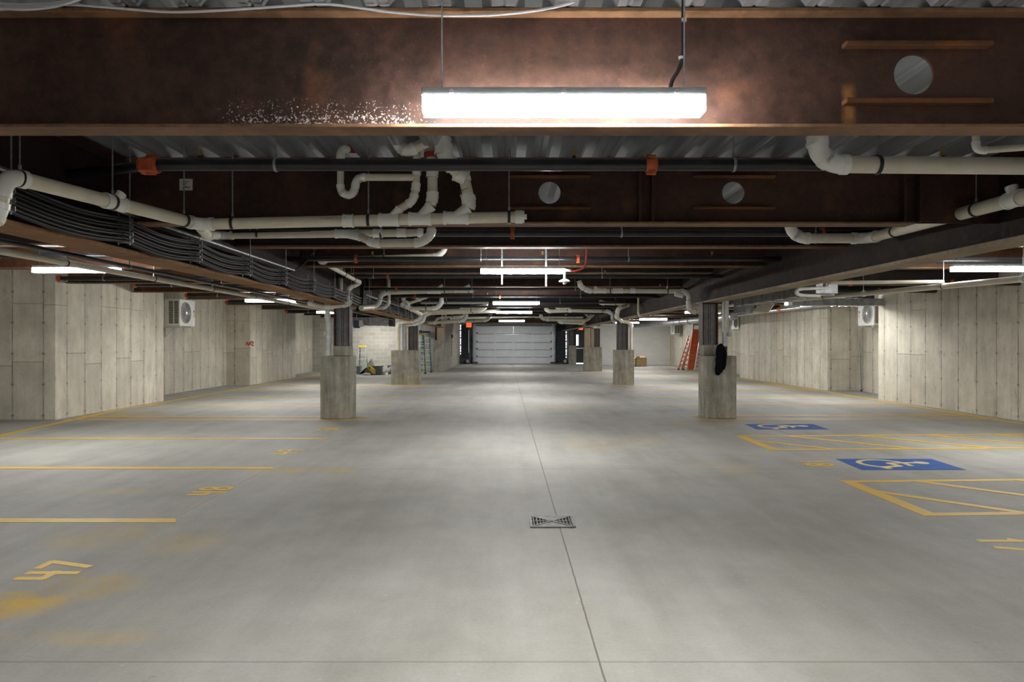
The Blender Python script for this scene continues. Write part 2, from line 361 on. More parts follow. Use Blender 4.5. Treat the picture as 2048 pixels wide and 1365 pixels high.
# ------------------------------------------------------------------ floor paint (parts of the floor)
T = .003
TH = [.003]
def line(x0, y0, x1, y1, w, mat='yellow_paint', name='stall_line', label='yellow painted stall line', cut=0.0):
    d = Vector((x1-x0, y1-y0, 0)).normalized(); nn = Vector((-d.y, d.x, 0))*(w/2)
    a, b = Vector((x0, y0, 0)), Vector((x1, y1, 0))
    TH[0] += .00005
    return MB().quad([a-nn, b-nn-d*cut, b+nn, a+nn], TH[0]).build(name, M[mat], fl, label=label)
for i, y in enumerate([5.965, 8.455, 11.04, 13.72, 14.3, 16.72, 19.15, 21.8, 24.4, 25.0, 27.6, 30.2, 32.8]):
    line(-8.55, y+.02, -2.80, y, .13 if i < 2 else .115, cut=-.06)
line(-8.1, 11.3, -8.55, 15.5, .13, label='yellow painted line along the foot of the stepped wall'); line(-8.55, 15.5, -8.6, 36, .13, label='yellow painted line along the foot of the stepped wall')
line(-8.1, 11.3, -7.8, -5, .13, label='yellow painted line along the foot of the stepped wall')
line(-2.83, 6.2, -2.83, 14.0, .011, 'faint_paint', 'guide_line', 'thin faint yellow guide line')
for y in [13.75, 14.45, 17.0, 19.5, 22.1, 24.7, 27.4, 30.1, 32.7, 35.3, 38]:
    line(3.75, y, 9.6, y+.15, .115)
line(9.42, 6, 9.5, 14, .13, label='yellow painted line along the foot of the long wall'); line(9.5, 14, 9.72, 22, .13, label='yellow painted line along the foot of the long wall'); line(9.72, 22, 9.85, 42, .13, label='yellow painted line along the foot of the long wall')
def aisle(xl, yb, yt, label):
    m = MB(); sl = .05
    def q(x0, y0, x1, y1, w):
        d = Vector((x1-x0, y1-y0, 0)).normalized(); nn = Vector((-d.y, d.x, 0))*(w/2); a, b = Vector((x0,y0,0)), Vector((x1,y1,0))
        m.quad([a-nn, b-nn, b+nn, a+nn], T+.0004*len(m.f)/6)
    Y = lambda x, y: y+sl*(x-xl)
    q(xl, yt, 9.5, Y(9.5, yt), .10); q(xl, yb, 9.5, Y(9.5, yb), .10); q(xl+.06, yb-.05, xl+.06, yt+.05, .14)
    h = yt-yb; k = 0
    while True:
        xt = xl-.35+1.14*k; xb = xt+1.29
        if xb > 9.5: break
        if xt < xl+.06: f = (xl+.06-xt)/(xb-xt); q(xl+.06, Y(xl, yt-h*f), xb, Y(xb, yb), .10)
        else: q(xt, Y(xt, yt), xb, Y(xb, yb), .10)
        k += 1
    return m.build('access_aisle_hatching', M['yellow_paint'], fl, label=label)
aisle(3.62, 6.17, 7.63, 'yellow hatched access aisle, the nearer of the two')
aisle(3.68, 9.88, 11.32, 'yellow hatched access aisle, the farther of the two')
def arc(cx, cy, rx, ry, a0, a1, n=16): return [(cx+rx*math.cos(math.radians(a0+(a1-a0)*i/n)), cy+ry*math.sin(math.radians(a0+(a1-a0)*i/n))) for i in range(n+1)]
def isa(x0, x1, y0, y1, label):
    # u runs towards +x (figure's up), v towards -y (figure's right)
    p = MB().quad([(x0-.04,y0,0),(x1-.04,y0,0),(x1+.02,y1,0),(x0+.02,y1,0)], T).build('accessible_parking_panel', M['blue_paint'], fl, label=label)
    m = MB(); W, D = x1-x0, y1-y0
    mp = lambda u, v: Vector((x0+u*W, y1-v*D, T))
    def stroke(pts, w):
        pts = [mp(*q) for q in pts]
        for a, b in zip(pts, pts[1:]):
            d = (b-a).normalized(); nn = Vector((-d.y, d.x, 0))*(w/2); m.quad([a-nn-d*w*.2, b-nn+d*w*.2, b+nn+d*w*.2, a+nn-d*w*.2], .001+.0002*len(m.f)/6)
    stroke([(u, v) for v, u in arc(.47,.36,.36,.23,110,345,18)], .062)
    stroke([(.68,.40),(.42,.44),(.44,.70),(.24,.80),(.26,.92)], .075); stroke([(.575,.42),(.56,.68)], .06)
    m.quad([mp(.77+.075*math.cos(a*PI/8), .38+.115*math.sin(a*PI/8)) for a in range(16)], .001)
    m.build('wheelchair_symbol', M['faint_sym'], p, label='pale yellow wheelchair symbol')
M['faint_sym'] = noisy('pale_yellow_paint', (.62,.50,.24), (.72,.60,.34), 9, .6)
isa(4.22, 5.44, 8.33, 9.11, 'blue painted panel with a wheelchair symbol, nearer of the two')
isa(4.36, 5.60, 12.2, 12.98, 'blue painted panel with a wheelchair symbol, farther of the two, beside the pier')
loop = lambda cy, ry, cx=.3, rx=.27: arc(cx, cy, rx, ry, 0, 360, 12)
DIG = {'0': [loop(.5,.46)], '1': [[(.1,.8),(.3,1),(.3,0)]], '4': [[(0,1),(0,.48),(.6,.48)], [(.5,1),(.5,0)]], '5': [[(.58,1),(.05,1),(.05,.56),(.4,.56),(.58,.42),(.58,.15),(.4,0),(0,0)]],
       '7': [[(0,1),(.6,1),(.12,0)]], '8': [loop(.74,.23), loop(.25,.25)], '9': [loop(.72,.25), [(.57,.72),(.5,0)]]}
def stall_number(txt, x, y, sx, mat, h=.31):
    m = MB(); w = .056                     # sx=-1: read facing -x (runs to +y, up is -x); sx=+1: read facing +x
    for k, c in enumerate(txt):
        for st in DIG[c]:
            pts = []
            for (u, v) in st:
                along = (k*.95+u)*h*.72; up = (v-.5)*h
                pts.append(Vector((x+sx*up, y-sx*along, 0)))
            for a, b in zip(pts, pts[1:]):
                d = (b-a).normalized(); nn = Vector((-d.y, d.x, 0))*(w/2); m.quad([a-nn-d*w*.3, b-nn+d*w*.3, b+nn+d*w*.3, a+nn-d*w*.3], T+.0001*len(m.f)/6)
    return m.build('stall_number', M[mat], fl, label='yellow stencilled stall number '+txt)
stall_number('47', -2.94, 4.5, -1, 'yellow_paint'); stall_number('48', -2.96, 6.98, -1, 'yellow_paint')
stall_number('49', -2.98, 9.52, -1, 'yellow_paint'); stall_number('50', -3.05, 12.1, -1, 'yellow_paint')
stall_number('17', 3.74, 5.42, 1, 'yellow_paint'); stall_number('18', 3.84, 8.95, 1, 'yellow_paint'); stall_number('19', 3.94, 12.9, 1, 'faint_paint')

# floor drain
dx, dy = .385, 5.92
dr = thing('floor_drain', 'square cast iron floor drain grate set on the floor joint', 'drain', (dx, dy, 0))
MB().box(dx-.175, dx+.175, dy-.175, dy+.175, .0005, .002).build('sump', M['pit'], dr)
fr = MB()
for a, b in (((-.175,-.175),(.175,-.175)),((.175,-.175),(.175,.175)),((.175,.175),(-.175,.175)),((-.175,.175),(-.175,-.175))):
    fr.bar((dx+a[0], dy+a[1], .005), (dx+b[0], dy+b[1], .005), .022, .008)
fr.build('frame', M['iron'], dr)
gr = MB()
for sx, sy in ((1,1),(1,-1),(-1,1),(-1,-1)): gr.bar((dx,dy,.007), (dx+sx*.165, dy+sy*.165, .007), .018, .008)
gr.quad([(dx-.15,dy+.165,.003),(dx,dy+.02,.003),(dx+.15,dy+.165,.003)], .005); gr.quad([(dx-.15,dy-.165,.003),(dx+.15,dy-.165,.003),(dx,dy-.02,.003)], .005)
gr.bar((dx-.165,dy,.007), (dx+.165,dy,.007), .014, .008)
for s in (1,-1):
    for k in range(1,6): q = .027*k+.015; gr.bar((dx+s*q, dy-q*.95, .006), (dx+s*q, dy+q*.95, .006), .008, .006)
gr.build('grate', M['iron'], dr)

# ------------------------------------------------------------------ steel frame
def hole_web(m, x0, x1, yc, t, z0, z1, holes, r):
    xs = [x0]
    for hx, hz in holes:
        s = r*1.25; n = 32
        for xa, xb in ((xs[-1], hx-s),): m.box(xa, xb, yc-t/2, yc+t/2, z0, z1)
        m.box(hx-s, hx+s, yc-t/2, yc+t/2, z0, hz-s); m.box(hx-s, hx+s, yc-t/2, yc+t/2, hz+s, z1)
        ci = [(math.cos(2*PI*k/n), math.sin(2*PI*k/n)) for k in range(n)]
        sq = [(c/max(abs(c),abs(q)), q/max(abs(c),abs(q))) for c, q in ci]
        vs = []
        for y in (yc-t/2, yc+t/2):
            vs += [(hx+c*r, y, hz+q*r) for c, q in ci]; vs += [(hx+c*s, y, hz+q*s) for c, q in sq]
        fs = []
        for k in range(n):
            j = (k+1) % n
            fs += [(k, j, n+j, n+k), (2*n+k, 3*n+k, 3*n+j, 2*n+j), (k, 2*n+k, 2*n+j, j)]
        m.add(vs, fs); xs.append(hx+s)
    m.box(xs[-1], x1, yc-t/2, yc+t/2, z0, z1)
def deep_girder(label, yc, holes, spray, hw, xa=-3.24, xb=4.09, stiff=(), flange_end=None):
    t = thing('steel_girder', label, 'beam', (0, yc, H+.971), None)
    w = MB(); hole_web(w, xa, xb, yc, .014, H+.985, 2.995, holes, .092)
    w.build('web', M['rust_spray' if spray else 'rust'], t)
    MB().box(xa, xb, yc-hw, yc+hw, 2.992, 3.012).build('top_flange', M['rust_edge'], t, bevel=.004)
    fe = flange_end or xb
    MB().box(xa, fe, yc-hw, yc+hw, H+.971, H+.987).build('bottom_flange', M['rust_edge'], t, bevel=.004)
    for hx, hz in holes:
        for dz in (.125, -.135): MB().box(hx-.335, hx+.335, yc-.06, yc-.0075, hz+dz-.012, hz+dz+.012).build('stiffener_bar', M['rust_warm'], t, bevel=.006)
    for sx in stiff: MB().box(sx-.008, sx+.008, yc-.085, yc-.0075, H+.988, 2.99).build('stiffener_plate', M['rust'], t)
    return t
b1 = deep_girder('deep rusty overhead girder closest to the camera, behind the big bright strip light', 3.27, [((1826-CX)*3.27/F, H+(CY-150)*3.27/F)], True, .07)
b2 = deep_girder('deep rusty overhead girder with two round holes, behind the beige pipe tangle', 5.89,
                 [((1099-CX)*5.89/F, H+(CY-386)*5.89/F), ((1466-CX)*5.89/F, H+(CY-386)*5.89/F)], False, .09, stiff=(1.10,1.205,3.27,3.40), flange_end=3.36)
tg = MB().box((359-CX)*5.88/F, (385-CX)*5.88/F, 5.878, 5.883, H+(CY-381)*5.88/F, H+(CY-358)*5.88/F).build('paper_tag', M['paper'], b2, label='white paper tag')
q = MB()
for a, b in (((366,364),(378,363)),((366,368),(374,368)),((364,376),(381,374)),((370,373),(377,377))): q.bar(P(*a,5.876), P(*b,5.876), .004, .002, up=(0,1,0))
q.build('handwriting', M['ink'], tg)
def ibeam(label, yc, z0, xa=-3.24, xb=4.09, hw=.085, mat='rust_grey', group=None):
    m = MB(); tf = .02
    prof = [(-hw,z0),(hw,z0),(hw,z0+tf),(.008,z0+tf),(.008,2.99),(hw,2.99),(hw,3.012),(-hw,3.012),(-hw,2.99),(-.008,2.99),(-.008,z0+tf),(-hw,z0+tf)]
    m.prism([(xa, yc+a, z) for a, z in prof], (xb-xa,0,0))
    t = thing('steel_girder', label, 'beam', (0, yc, z0), group)
    m.build('web_and_flange', M[mat], t)
    MB().box(xa, xb, yc-hw-.003, yc+hw+.003, z0-.003, z0+tf*.9).build('bottom_flange', M['rust_edge'], t)
    return t
BY = [8.6, 11.3, 14.12, 16.62, 19.4, 22.2, 25.35, 28.0, 30.7, 33.4, 36.4, 39.2, 42, 44.8, 47.6]
BZ = [1.146, 1.197, 1.37, 1.292] + [1.25]*20
for i, y in enumerate(BY):
    t = ibeam('rusty overhead crossbeam, %s one counted from the camera' % ordinal(i+2), y, H+BZ[i], mat='rust_grey' if i not in (1,3,4) else 'rust')
for i, y in enumerate([3.27, 5.89]+BY):
    if y < 36.2: ibeam('orange rusted crossbeam over the stalls by the stepped wall, %s one back' % ordinal(i), y, H+1.17, -10.55 if y < 13.7 else -8.7, -3.41, mat='rust_warm' if 10 < y < 20 else 'rust_grey')
    if y < 46: ibeam('orange rusted crossbeam over the accessible stalls side, %s one back' % ordinal(i), y, H+1.17, 4.26, 9.8, mat='rust_warm' if 8 < y < 12 else 'rust_grey')
def long_girder(label, xc, z0, y0=-9, y1=49.4, fm='flange_orange'):
    t = thing('steel_girder', label, 'beam', (xc, y0, z0))
    MB().box(xc-.009, xc+.009, y0, y1, z0+.03, 2.985).build('web', M['rust_long'], t)
    MB().box(xc-.15, xc+.15, y0, y1, z0, z0+.034).build('bottom_flange', M[fm], t, bevel=.006)
    MB().box(xc-.15, xc+.15, y0, y1, 2.985, 3.013).build('top_flange', M['rust'], t)
    return t
long_girder('long rusty girder running down the hall beneath the black cable runs', -3.25, H+.735, y1=35.7)
long_girder('long rusty girder running down the hall on the accessible stalls side', 4.10, H+.79, fm='flange_tan')

def pier(label, x0, x1, y0, y1, h, pad=None, bev=.012):
    t = thing('concrete_pier', label, 'pier', ((x0+x1)/2, (y0+y1)/2, 0))
    MB().box(x0, x1, y0, y1, 0, h).build('pedestal', M['pier'], t, bevel=bev)
    if pad:
        a, b, c, d, z = pad
        m = MB(); n = 6
        MB().box(a, b, c, d, h, z).build('grout_pad', M['pier'], t, bevel=.02, label='rough grout pad')
    return t
def post(label, xc, yc, z0, z1, w=.31, d=.30, tf=.022, pads=True):
    t = thing('steel_post', label, 'post', (xc, yc, z0))
    for s in (-1, 1): MB().box(xc+s*w/2-(tf if s > 0 else 0), xc+s*w/2+(0 if s > 0 else tf), yc-d/2, yc+d/2, z0, z1).build('flange', M['rust'], t)
    m = MB().box(xc-w/2+tf, xc+w/2-tf, yc-.06, yc-.045, z0, z1)
    m.build('web', M['column'], t)
    sm = MB()
    for k in (-.018,.018): sm.box(xc+k-.004, xc+k+.004, yc-.066, yc-.06, z0, z1)
    sm.build('weld_seam', M['rust_grey'], t)
    MB().box(xc-w/2-.02, xc+w/2+.02, yc-d/2-.02, yc+d/2+.02, z1-.02, z1).build('cap_plate', M['rust'], t)
    return t
pier('weathered concrete pier with the single white drain pipe landing on it', -3.63, -3.05, 13.9, 14.5, H-.273, (-3.42,-3.08,14.08,14.36,H-.07))
pier('weathered concrete pier with a black jacket hung on it', 3.96, 4.55, 13.98, 14.58, H-.27, (3.95,4.24,14.16,14.44,H-.05))
pier('broad concrete pier carrying three pale pipes, behind the jumble of tools', -4.04, -3.05, 25.05, 25.6, H-.285)
pier('concrete pier in front of the cardboard box', 3.88, 4.54, 25.05, 25.65, H-.27)
pier('wide concrete pier standing before the grey exit door', 4.08, 4.99, 36.7, 37.3, H-.25)
pier('narrow concrete pier between the garage door and the exit door', 4.30, 4.78, 47.9, 48.5, H-.22)
post('rusty steel post rising from the pier where the white drain pipe lands', -3.25, 14.22, H-.07, H+.735)
post('dark steel post rising from the pier that holds the black jacket', 4.085, 14.3, H-.05, H+.79)
post('brown steel post on the broad pier with three pale pipes', -3.28, 25.33, H-.285, H+.735)
post('dark steel post on the pier in front of the cardboard box', 4.16, 25.35, H-.27, H+.79, w=.36)
post('dark slim steel post beside the garage door', 4.5, 48.2, H-.22, H+.79, w=.26)
post('dark steel post half hidden by boards near the exit door', 4.80, 37.0, H-.25, H+.79, w=.2)
# boxed-in pillar at the block wall corner
pl = thing('concrete_pier', 'tall narrow concrete pier against the block wall corner, boarded above', 'pier', (-3.35, 35.9, 0))
MB().box(-3.62,-3.09,35.75,36.18,0,1.6).build('pedestal', M['pier'], pl, bevel=.012)
MB().box(-3.46,-3.12,35.85,36.17,1.6,2.44).build('board_casing', M['beige_wood'], pl)
MB().box(-3.56,-3.47,35.95,36.17,1.6,2.44).build('steel_edge', M['rust'], pl)
bd = thing('plywood_casing', 'pale boards standing on the wide pier before the exit door', 'board', (4.35, 37.0, H-.25))
MB().box(4.12,4.42,36.9,37.2,H-.25,H+.75).build('board', M['beige_wood'], bd); MB().box(4.45,4.62,36.95,37.2,H-.25,H+.72).build('board', M['beige_wood'], bd)
MB().box(4.68,4.72,36.95,37.2,H-.25,H+.74).build('board', M['beige_wood'], bd)
# ------------------------------------------------------------------ strip lights
ZL = H+.991
def light_proto(x, y, label):
    t = thing('strip_light', label, 'light fixture', (x, y, ZL), 'strip lights overhead')
    MB().box(x-.606, x+.606, y-.05, y+.05, ZL, ZL+.065).build('lens', M['lens'], t, label='glowing white lens')
    MB().box(x-.61, x+.61, y-.048, y+.048, ZL+.0655, ZL+.10).build('housing', M['grey_housing'], t, bevel=.003)
    MB().box(x-.608, x+.608, y+.0505, y+.055, ZL, ZL+.042).build('light_shield', M['grey_housing'], t)  # added unseen plate, keeps lens light off the girder web behind
    for s in (-1, 1):
        MB().tube([(x+s*.525, y, ZL+.10), (x+s*.525, y, DECK+.03)], .0035, 6).build('suspension_wire', M['zinc'], t)
        c = MB(); c.tube([(x+s*.48, y-.0485, ZL+.082), (x+s*.48, y-.052, ZL+.082)], .009, 10); c.build('clip', M['zinc'], t)
    return t
L0 = light_proto(.25, 3.08, 'big bright strip light hanging in front of the deep rusty girder closest to the camera')
kn = MB()
kn.tube([(.25, 3.0315, ZL+.083), (.25, 3.027, ZL+.083)], .011, 12); kn.build('knockout_plug', M['zinc'], L0)
cd = [P(1367,-30,3.12), P(1366,60,3.12), P(1365,115,3.11), P(1357,140,3.10), P(1345,160,3.08), P(1339,184,3.08)]
def smooth(pts, k=5):
    pts = [Vector(p) for p in pts]; out = []
    for i in range(len(pts)-1):
        p0, p1, p2, p3 = pts[max(i-1,0)], pts[i], pts[i+1], pts[min(i+2,len(pts)-1)]
        for j in range(k):
            t = j/k; out.append(.5*((2*p1)+(p2-p0)*t+(2*p0-5*p1+4*p2-p3)*t*t+(3*p1-p0-3*p2+p3)*t**3))
    return out+[pts[-1]]
MB().tube(smooth(cd), .0085, 10).build('flexible_conduit', M['black'], L0, label='dark flexible power conduit')
for px, py in ((1368,40),(1362,116)): q = P(px,py,3.11); MB().tube([q-V(0,0,.006), q+V(0,0,.006)], .0115, 10).build('cable_tie', M['pvc_white'], L0)
for k, (x, y) in enumerate([(.25,10.25),(.28,18.6),(.30,24.4),(.30,34.0)]):
    dup(L0, (x, y, ZL), 'glowing strip light over the middle of the drive aisle, %s one beyond the big one' % ordinal(k))
for o in list(bpy.data.objects):                       # only the foreground fixture shows its conduit and plug
    if o.parent and o.parent is not L0 and o.parent.name.startswith('strip_light') and o.name.split('.')[0] in ('flexible_conduit','cable_tie','knockout_plug','clip'):
        bpy.data.objects.remove(o)
base = [o for o in bpy.data.objects if o.name == 'strip_light.001'][0]
for k, (x, y) in enumerate([(-6.1,10.1),(-5.8,17.5),(-5.88,24.4),(-6.35,34.6)]):
    dup(base, (x, y, ZL), 'glowing strip light over the stalls by the stepped wall, %s one back' % ordinal(k))
for k, (x, y) in enumerate([(6.85,9.92),(8.05,18.88),(6.78,24.4),(6.6,31.7),(6.4,37.3),(8.2,43.6)]):
    dup(base, (x, y, ZL), 'glowing strip light over the accessible stalls side, %s one back' % ordinal(k))
dl = dup(base, (.3, 45.6, H+1.37), 'added strip light, unseen tight under the deck, brightening the garage door')  # added lamp, hidden behind the crossbeams, to brighten the garage door
for o in list(dl.children):
    if o.name.startswith('suspension_wire'): bpy.data.objects.remove(o)
for x, y in ((.25,-4.1),(-6.1,2.6),(6.85,2.6),(-6.1,-4.5),(6.85,-4.5)):
    dup(base, (x, y, ZL), 'strip light hanging over the part of the hall behind the viewer', 'strip lights behind the viewer')

# ------------------------------------------------------------------ pipe runs
class Run:
    def __init__(s, label, loc, name='drain_pipe', cat='pipe', group=None): s.t = thing(name, label, cat, loc, group)
    def seg(s, pts, r, mat='pvc', fit='pvc_white', bend=2.3, n=14, ends=True):
        pts = [Vector(p) for p in pts]; prev = pts[0]
        for i in range(1, len(pts)):
            p = pts[i]
            if i == len(pts)-1:
                if (p-prev).length > .002: MB().tube([prev, p], r, n).build('pipe', M[mat], s.t)
                break
            d1 = (p-pts[i-1]).normalized(); d2 = (pts[i+1]-p).normalized(); th = d1.angle(d2)
            t = min(bend*r*math.tan(th/2)+r*.25, .48*(p-pts[i-1]).length, .48*(pts[i+1]-p).length)
            a, b = p-d1*t, p+d2*t
            if (a-prev).length > .002: MB().tube([prev, a], r, n).build('pipe', M[mat], s.t)
            arcp = [a*(1-u)**2+p*2*u*(1-u)+b*u*u for u in [k/8 for k in range(9)]]
            m = MB().tube(arcp, r*1.10, n)
            m.tube([a-d1*r*.55, a+d1*r*.25], r*1.2, n); m.tube([b-d2*r*.25, b+d2*r*.55], r*1.2, n)
            m.build('elbow', M[fit], s.t); prev = b
        return s
    def coupling(s, p, d, r, l=None, mat='pvc_white', name='coupling'):
        d = Vector(d).normalized(); p = Vector(p); l = l or 1.6*r
        m = MB().tube([p-d*l/2, p+d*l/2], r*1.14, 14); m.tube([p-d*l/2, p-d*(l/2-r*.3)], r*1.22, 14); m.tube([p+d*(l/2-r*.3), p+d*l/2], r*1.22, 14)
        m.build(name, M[mat], s.t); return s
    def wye(s, p, d, q, r, rb, l=None):                  # body along d at p, branch towards q
        d = Vector(d).normalized(); p = Vector(p); q = Vector(q); l = l or 4*r
        m = MB().tube([p-d*l/2, p+d*l/2], r*1.12, 14)
        for e in (-1, 1): m.tube([p+d*e*(l/2-r*.5), p+d*e*l/2], r*1.22, 14)
        e = (q-p).normalized(); m.tube([p, q], rb*1.12, 12); m.tube([q-e*rb*.6, q], rb*1.22, 12)
        m.build('wye_fitting', M['pvc_white'], s.t); return s
    def cap(s, p, d, r, mat='pvc_white'):
        d = Vector(d).normalized(); p = Vector(p)
        m = MB().tube([p-d*r*1.3, p], r*1.2, 16); m.tube([p, p+d*r*.3], r*1.08, 16); m.bar(p+d*r*.3, p+d*r*.75, r*.8, r*.8)
        m.build('cleanout_plug', M[mat], s.t); return s
    def hanger(s, p, d, r, ring='black', rod='zinc', top=DECK+.02, w=.022, rr=.0055):
        d = Vector(d).normalized(); p = Vector(p)
        MB().tube([p-d*w/2, p+d*w/2], r*1.12+.002, 14).build('hanger_ring', M[ring], s.t)
        m = MB().tube([(p.x, p.y, p.z+r), (p.x, p.y, top)], rr, 6); m.tube([(p.x,p.y,p.z+r), (p.x,p.y,p.z+r+.035)], .011, 6)
        m.build('hanger_rod', M[rod], s.t); return s
def dirn(a, b): return (Vector(b)-Vector(a)).normalized()

# --- sprinkler mains across the hall
SP = [(5.0,1.25,.043),(7.8,1.197,.037),(10.55,1.24,.037),(13.4,1.246,.037),(16.0,1.20,.033),(18.8,1.21,.033),(21.5,1.2,.033),(24.0,1.2,.033),(27.0,1.2,.033),(29.7,1.2,.033),(32.4,1.2,.033)]
COUP = {0:[303,1302],1:[1025,1645],2:[1156,712],3:[776],4:[793],5:[830,1000],6:[859]}
HEAD = {0:[400,1148,1885],2:[745,1085,1424],3:[1210],5:[975],4:[1320]}
HANG = {0:[552,1467],1:[1243],2:[962,1257],3:[747,1204,1006],4:[944,1150],5:[946,1161],6:[1000,1120]}
for i, (y, dz, r) in enumerate(SP):
    z = H+dz; R = Run('black sprinkler pipe crossing the drive aisle overhead, %s from the camera' % ordinal(i), (0, y, z), 'sprinkler_pipe')
    xof = lambda px: (px-CX)*y/F
    if i == 0:
        R.seg([(-3.22, y+.25, z-.01), (xof(303), y, z)], .037, 'black_pipe', n=16); R.seg([(xof(303), y, z), (4.07, y, z)], r, 'black_pipe', n=18)
    else: R.seg([(-3.23, y, z), (4.08, y, z)], r, 'black_pipe', n=16)
    for px in COUP.get(i, []):
        x = xof(px); w = .04 if i else .075
        m = MB().tube([(x-w/2,y,z),(x+w/2,y,z)], r*(1.28 if i == 0 else 1.16), 14)
        for s in (-1,1): m.tube([(x-w*.62*(1 if i else .7)+0,y,z+s*r*1.35),(x+w*.62*(1 if i else .7),y,z+s*r*1.35)], r*.33, 8); m.box(x-w*.3,x+w*.3,y-r*.9,y+r*.9,z+s*r*1.1-.006,z+s*r*1.1+.006)
        if i == 0 and px == 303:
            m.tube([(x-.07,y+.02,z-.004),(x-.01,y,z)], r*1.45, 14); m.tube([(x+.01,y,z),(x+.05,y,z)], r*1.4, 14); m.box(x-.06,x+.03,y-.06,y-.035,z-.05,z+.03)
        m.build('grooved_coupling', M['orange'], R.t)
    for px in HEAD.get(i, []):
        x = xof(px); h = r
        m = MB().tube([(x,y,z+h),(x,y,z+h+.02)], .014, 10); m.build('outlet', M['black_pipe'], R.t)
        m = MB().tube([(x,y,z+h+.018),(x,y,z+h+.03)], .011, 8); m.tube([(x-.011,y,z+h+.03),(x-.014,y,z+h+.05),(x-.003,y,z+h+.068)], .003, 6); m.tube([(x+.011,y,z+h+.03),(x+.014,y,z+h+.05),(x+.003,y,z+h+.068)], .003, 6)
        m.tube([(x,y,z+h+.03),(x,y,z+h+.066)], .0035, 6); m.lathe([(.004,.066),(.019,.068),(.019,.071),(.003,.073)], (x,y,z+h), n=12); m.build('sprinkler_head', M['brass'], R.t)
    for px in HANG.get(i, []): R.hanger((xof(px), y, z), (1,0,0), r, 'zinc', w=.018)
# branch lines in the side bays
for k, (y, dz, xa, xb, mt) in enumerate([(16.0,1.29,-8.37,-3.3,'black_pipe'),(19.0,1.25,-8.55,-3.3,'black_pipe'),(10.6,1.3,-8.4,-3.3,'black_pipe'),(13.35,1.2,-8.4,-3.3,'black_pipe'),(21.6,1.22,-8.5,-3.3,'black_pipe'),(27.2,1.15,-8.4,-3.3,'black_pipe')]):
    R = Run('black branch pipe on the stepped wall side, %s' % ['orange cap short of the wall corner','orange cap above the outdoor unit','just behind the bright strip light','above the bright strip light','farther back near the recess','deep in the far bay'][k], (xa, y, H+dz), 'sprinkler_pipe')
    R.seg([(xa, y, H+dz), (xb, y, H+dz)], .042, mt, n=12)
    MB().tube([(xa-.02, y, H+dz), (xa+.05, y, H+dz)], .058, 12).build('end_coupling', M['orange'], R.t)
    R.hanger((xa+.85, y, H+dz), (1,0,0), .042, 'zinc')
R = Run('short beige pipe with an orange end beyond the outdoor unit', P(397,598,19.6)); a, b = P(397,598,19.6), P(456,598.5,19.6)
R.seg([a, b], .042); R.coupling(b, (1,0,0), .045, .06, 'orange', 'end_coupling'); R.hanger(a+V(.3,0,0), (1,0,0), .042)
for k, (y, dz, xa, xb) in enumerate([(10.6,1.22,4.25,9.6),(13.4,1.12,4.25,9.7),(16.0,1.16,4.25,9.7),(18.9,1.2,4.25,9.8)]):
    R = Run('black branch pipe over the accessible stalls side, %s from the camera' % ordinal(k), (xa, y, H+dz), 'sprinkler_pipe')
    R.seg([(xa, y, H+dz), (xb, y, H+dz)], .05, 'black_pipe', n=12)
    for x in (6.2+.3*k, 8.4): R.coupling((x, y, H+dz), (1,0,0), .052, .07, 'orange', 'grooved_coupling')

# --- beige drain run: from the elbow by the girder, along and then across
yA, yB = 4.0, 5.6
eA = P(10,350,yA); jB = P(398,449,yB); endB = P(1040,434,yB)
R = Run('long beige drain pipe with three rising branches, in front of the two-hole girder', tuple(jB))
R.seg([P(-40,480,3.9), P(-4,425,3.98), eA, jB, endB], .0445, n=20)
for px in (697,): R.coupling(P(px,442,yB), (1,0,0), .0445, .085)
R.cap(endB+V(.02,0,0), (1,0,0), .0445)
dA = dirn(eA, jB)
p = P(246,405,4.75); t_ = (p-eA).dot(dA); p = eA+dA*t_
R.wye(p, dA, p+(dA+V(.3,-.3,1.3)).normalized()*.085, .0445, .028, .17)
for px, yy in ((38,4.12),(225,4.64),(368,5.38)):
    # hangers along the sloping length
    u = None
    best = min([eA.lerp(jB, k/200) for k in range(201)], key=lambda q: abs(CX+q.x*F/q.y-px)); R.hanger(best, dA, .0445)
for px, py in ((465,446.5),(737,441),(1018,434.5)): R.hanger(P(px,py,yB), (1,0,0), .0445)
# branch 1 with its trap
w1 = P(778,440,yB); q1 = P(800,418,yB)
R.wye(w1, (1,0,0), q1, .0445, .031, .16)
R.seg([q1, P(826,402,yB), P(832,375,yB), P(833,345,yB), P(834,285,yB)], .030, n=14)
R.seg([P(832,355,yB), P(722,355,yB), P(712,362,yB), P(710,378,yB), P(704,390,yB), P(690,390,yB), P(681,380,yB), P(681,318,yB), P(682,300,yB), P(697,298,yB+.05)], .028, n=14, bend=1.6)
R.coupling(P(695,391,yB), (0,0,1), .018, .05)
# branch 2
w2 = P(840,438,yB); q2 = P(862,412,yB)
R.wye(w2, (1,0,0), q2, .0445, .040, .18); R.seg([q2, P(865,395,yB), P(865,340,yB), P(862,290,yB)], .040, n=14)
R.coupling(P(865,391,yB), (0,0,1), .040, .05); R.coupling(P(864,346,yB), (0,0,1), .040, .07)
MB().tube([P(863,316,yB), P(863,306,yB)], .06, 14).build('firestop_collar', M['redbrown'], R.t)
MB().tube([P(704,303,yB+.1), P(704,293,yB+.1)], .055, 14).build('firestop_collar', M['redbrown'], R.t)
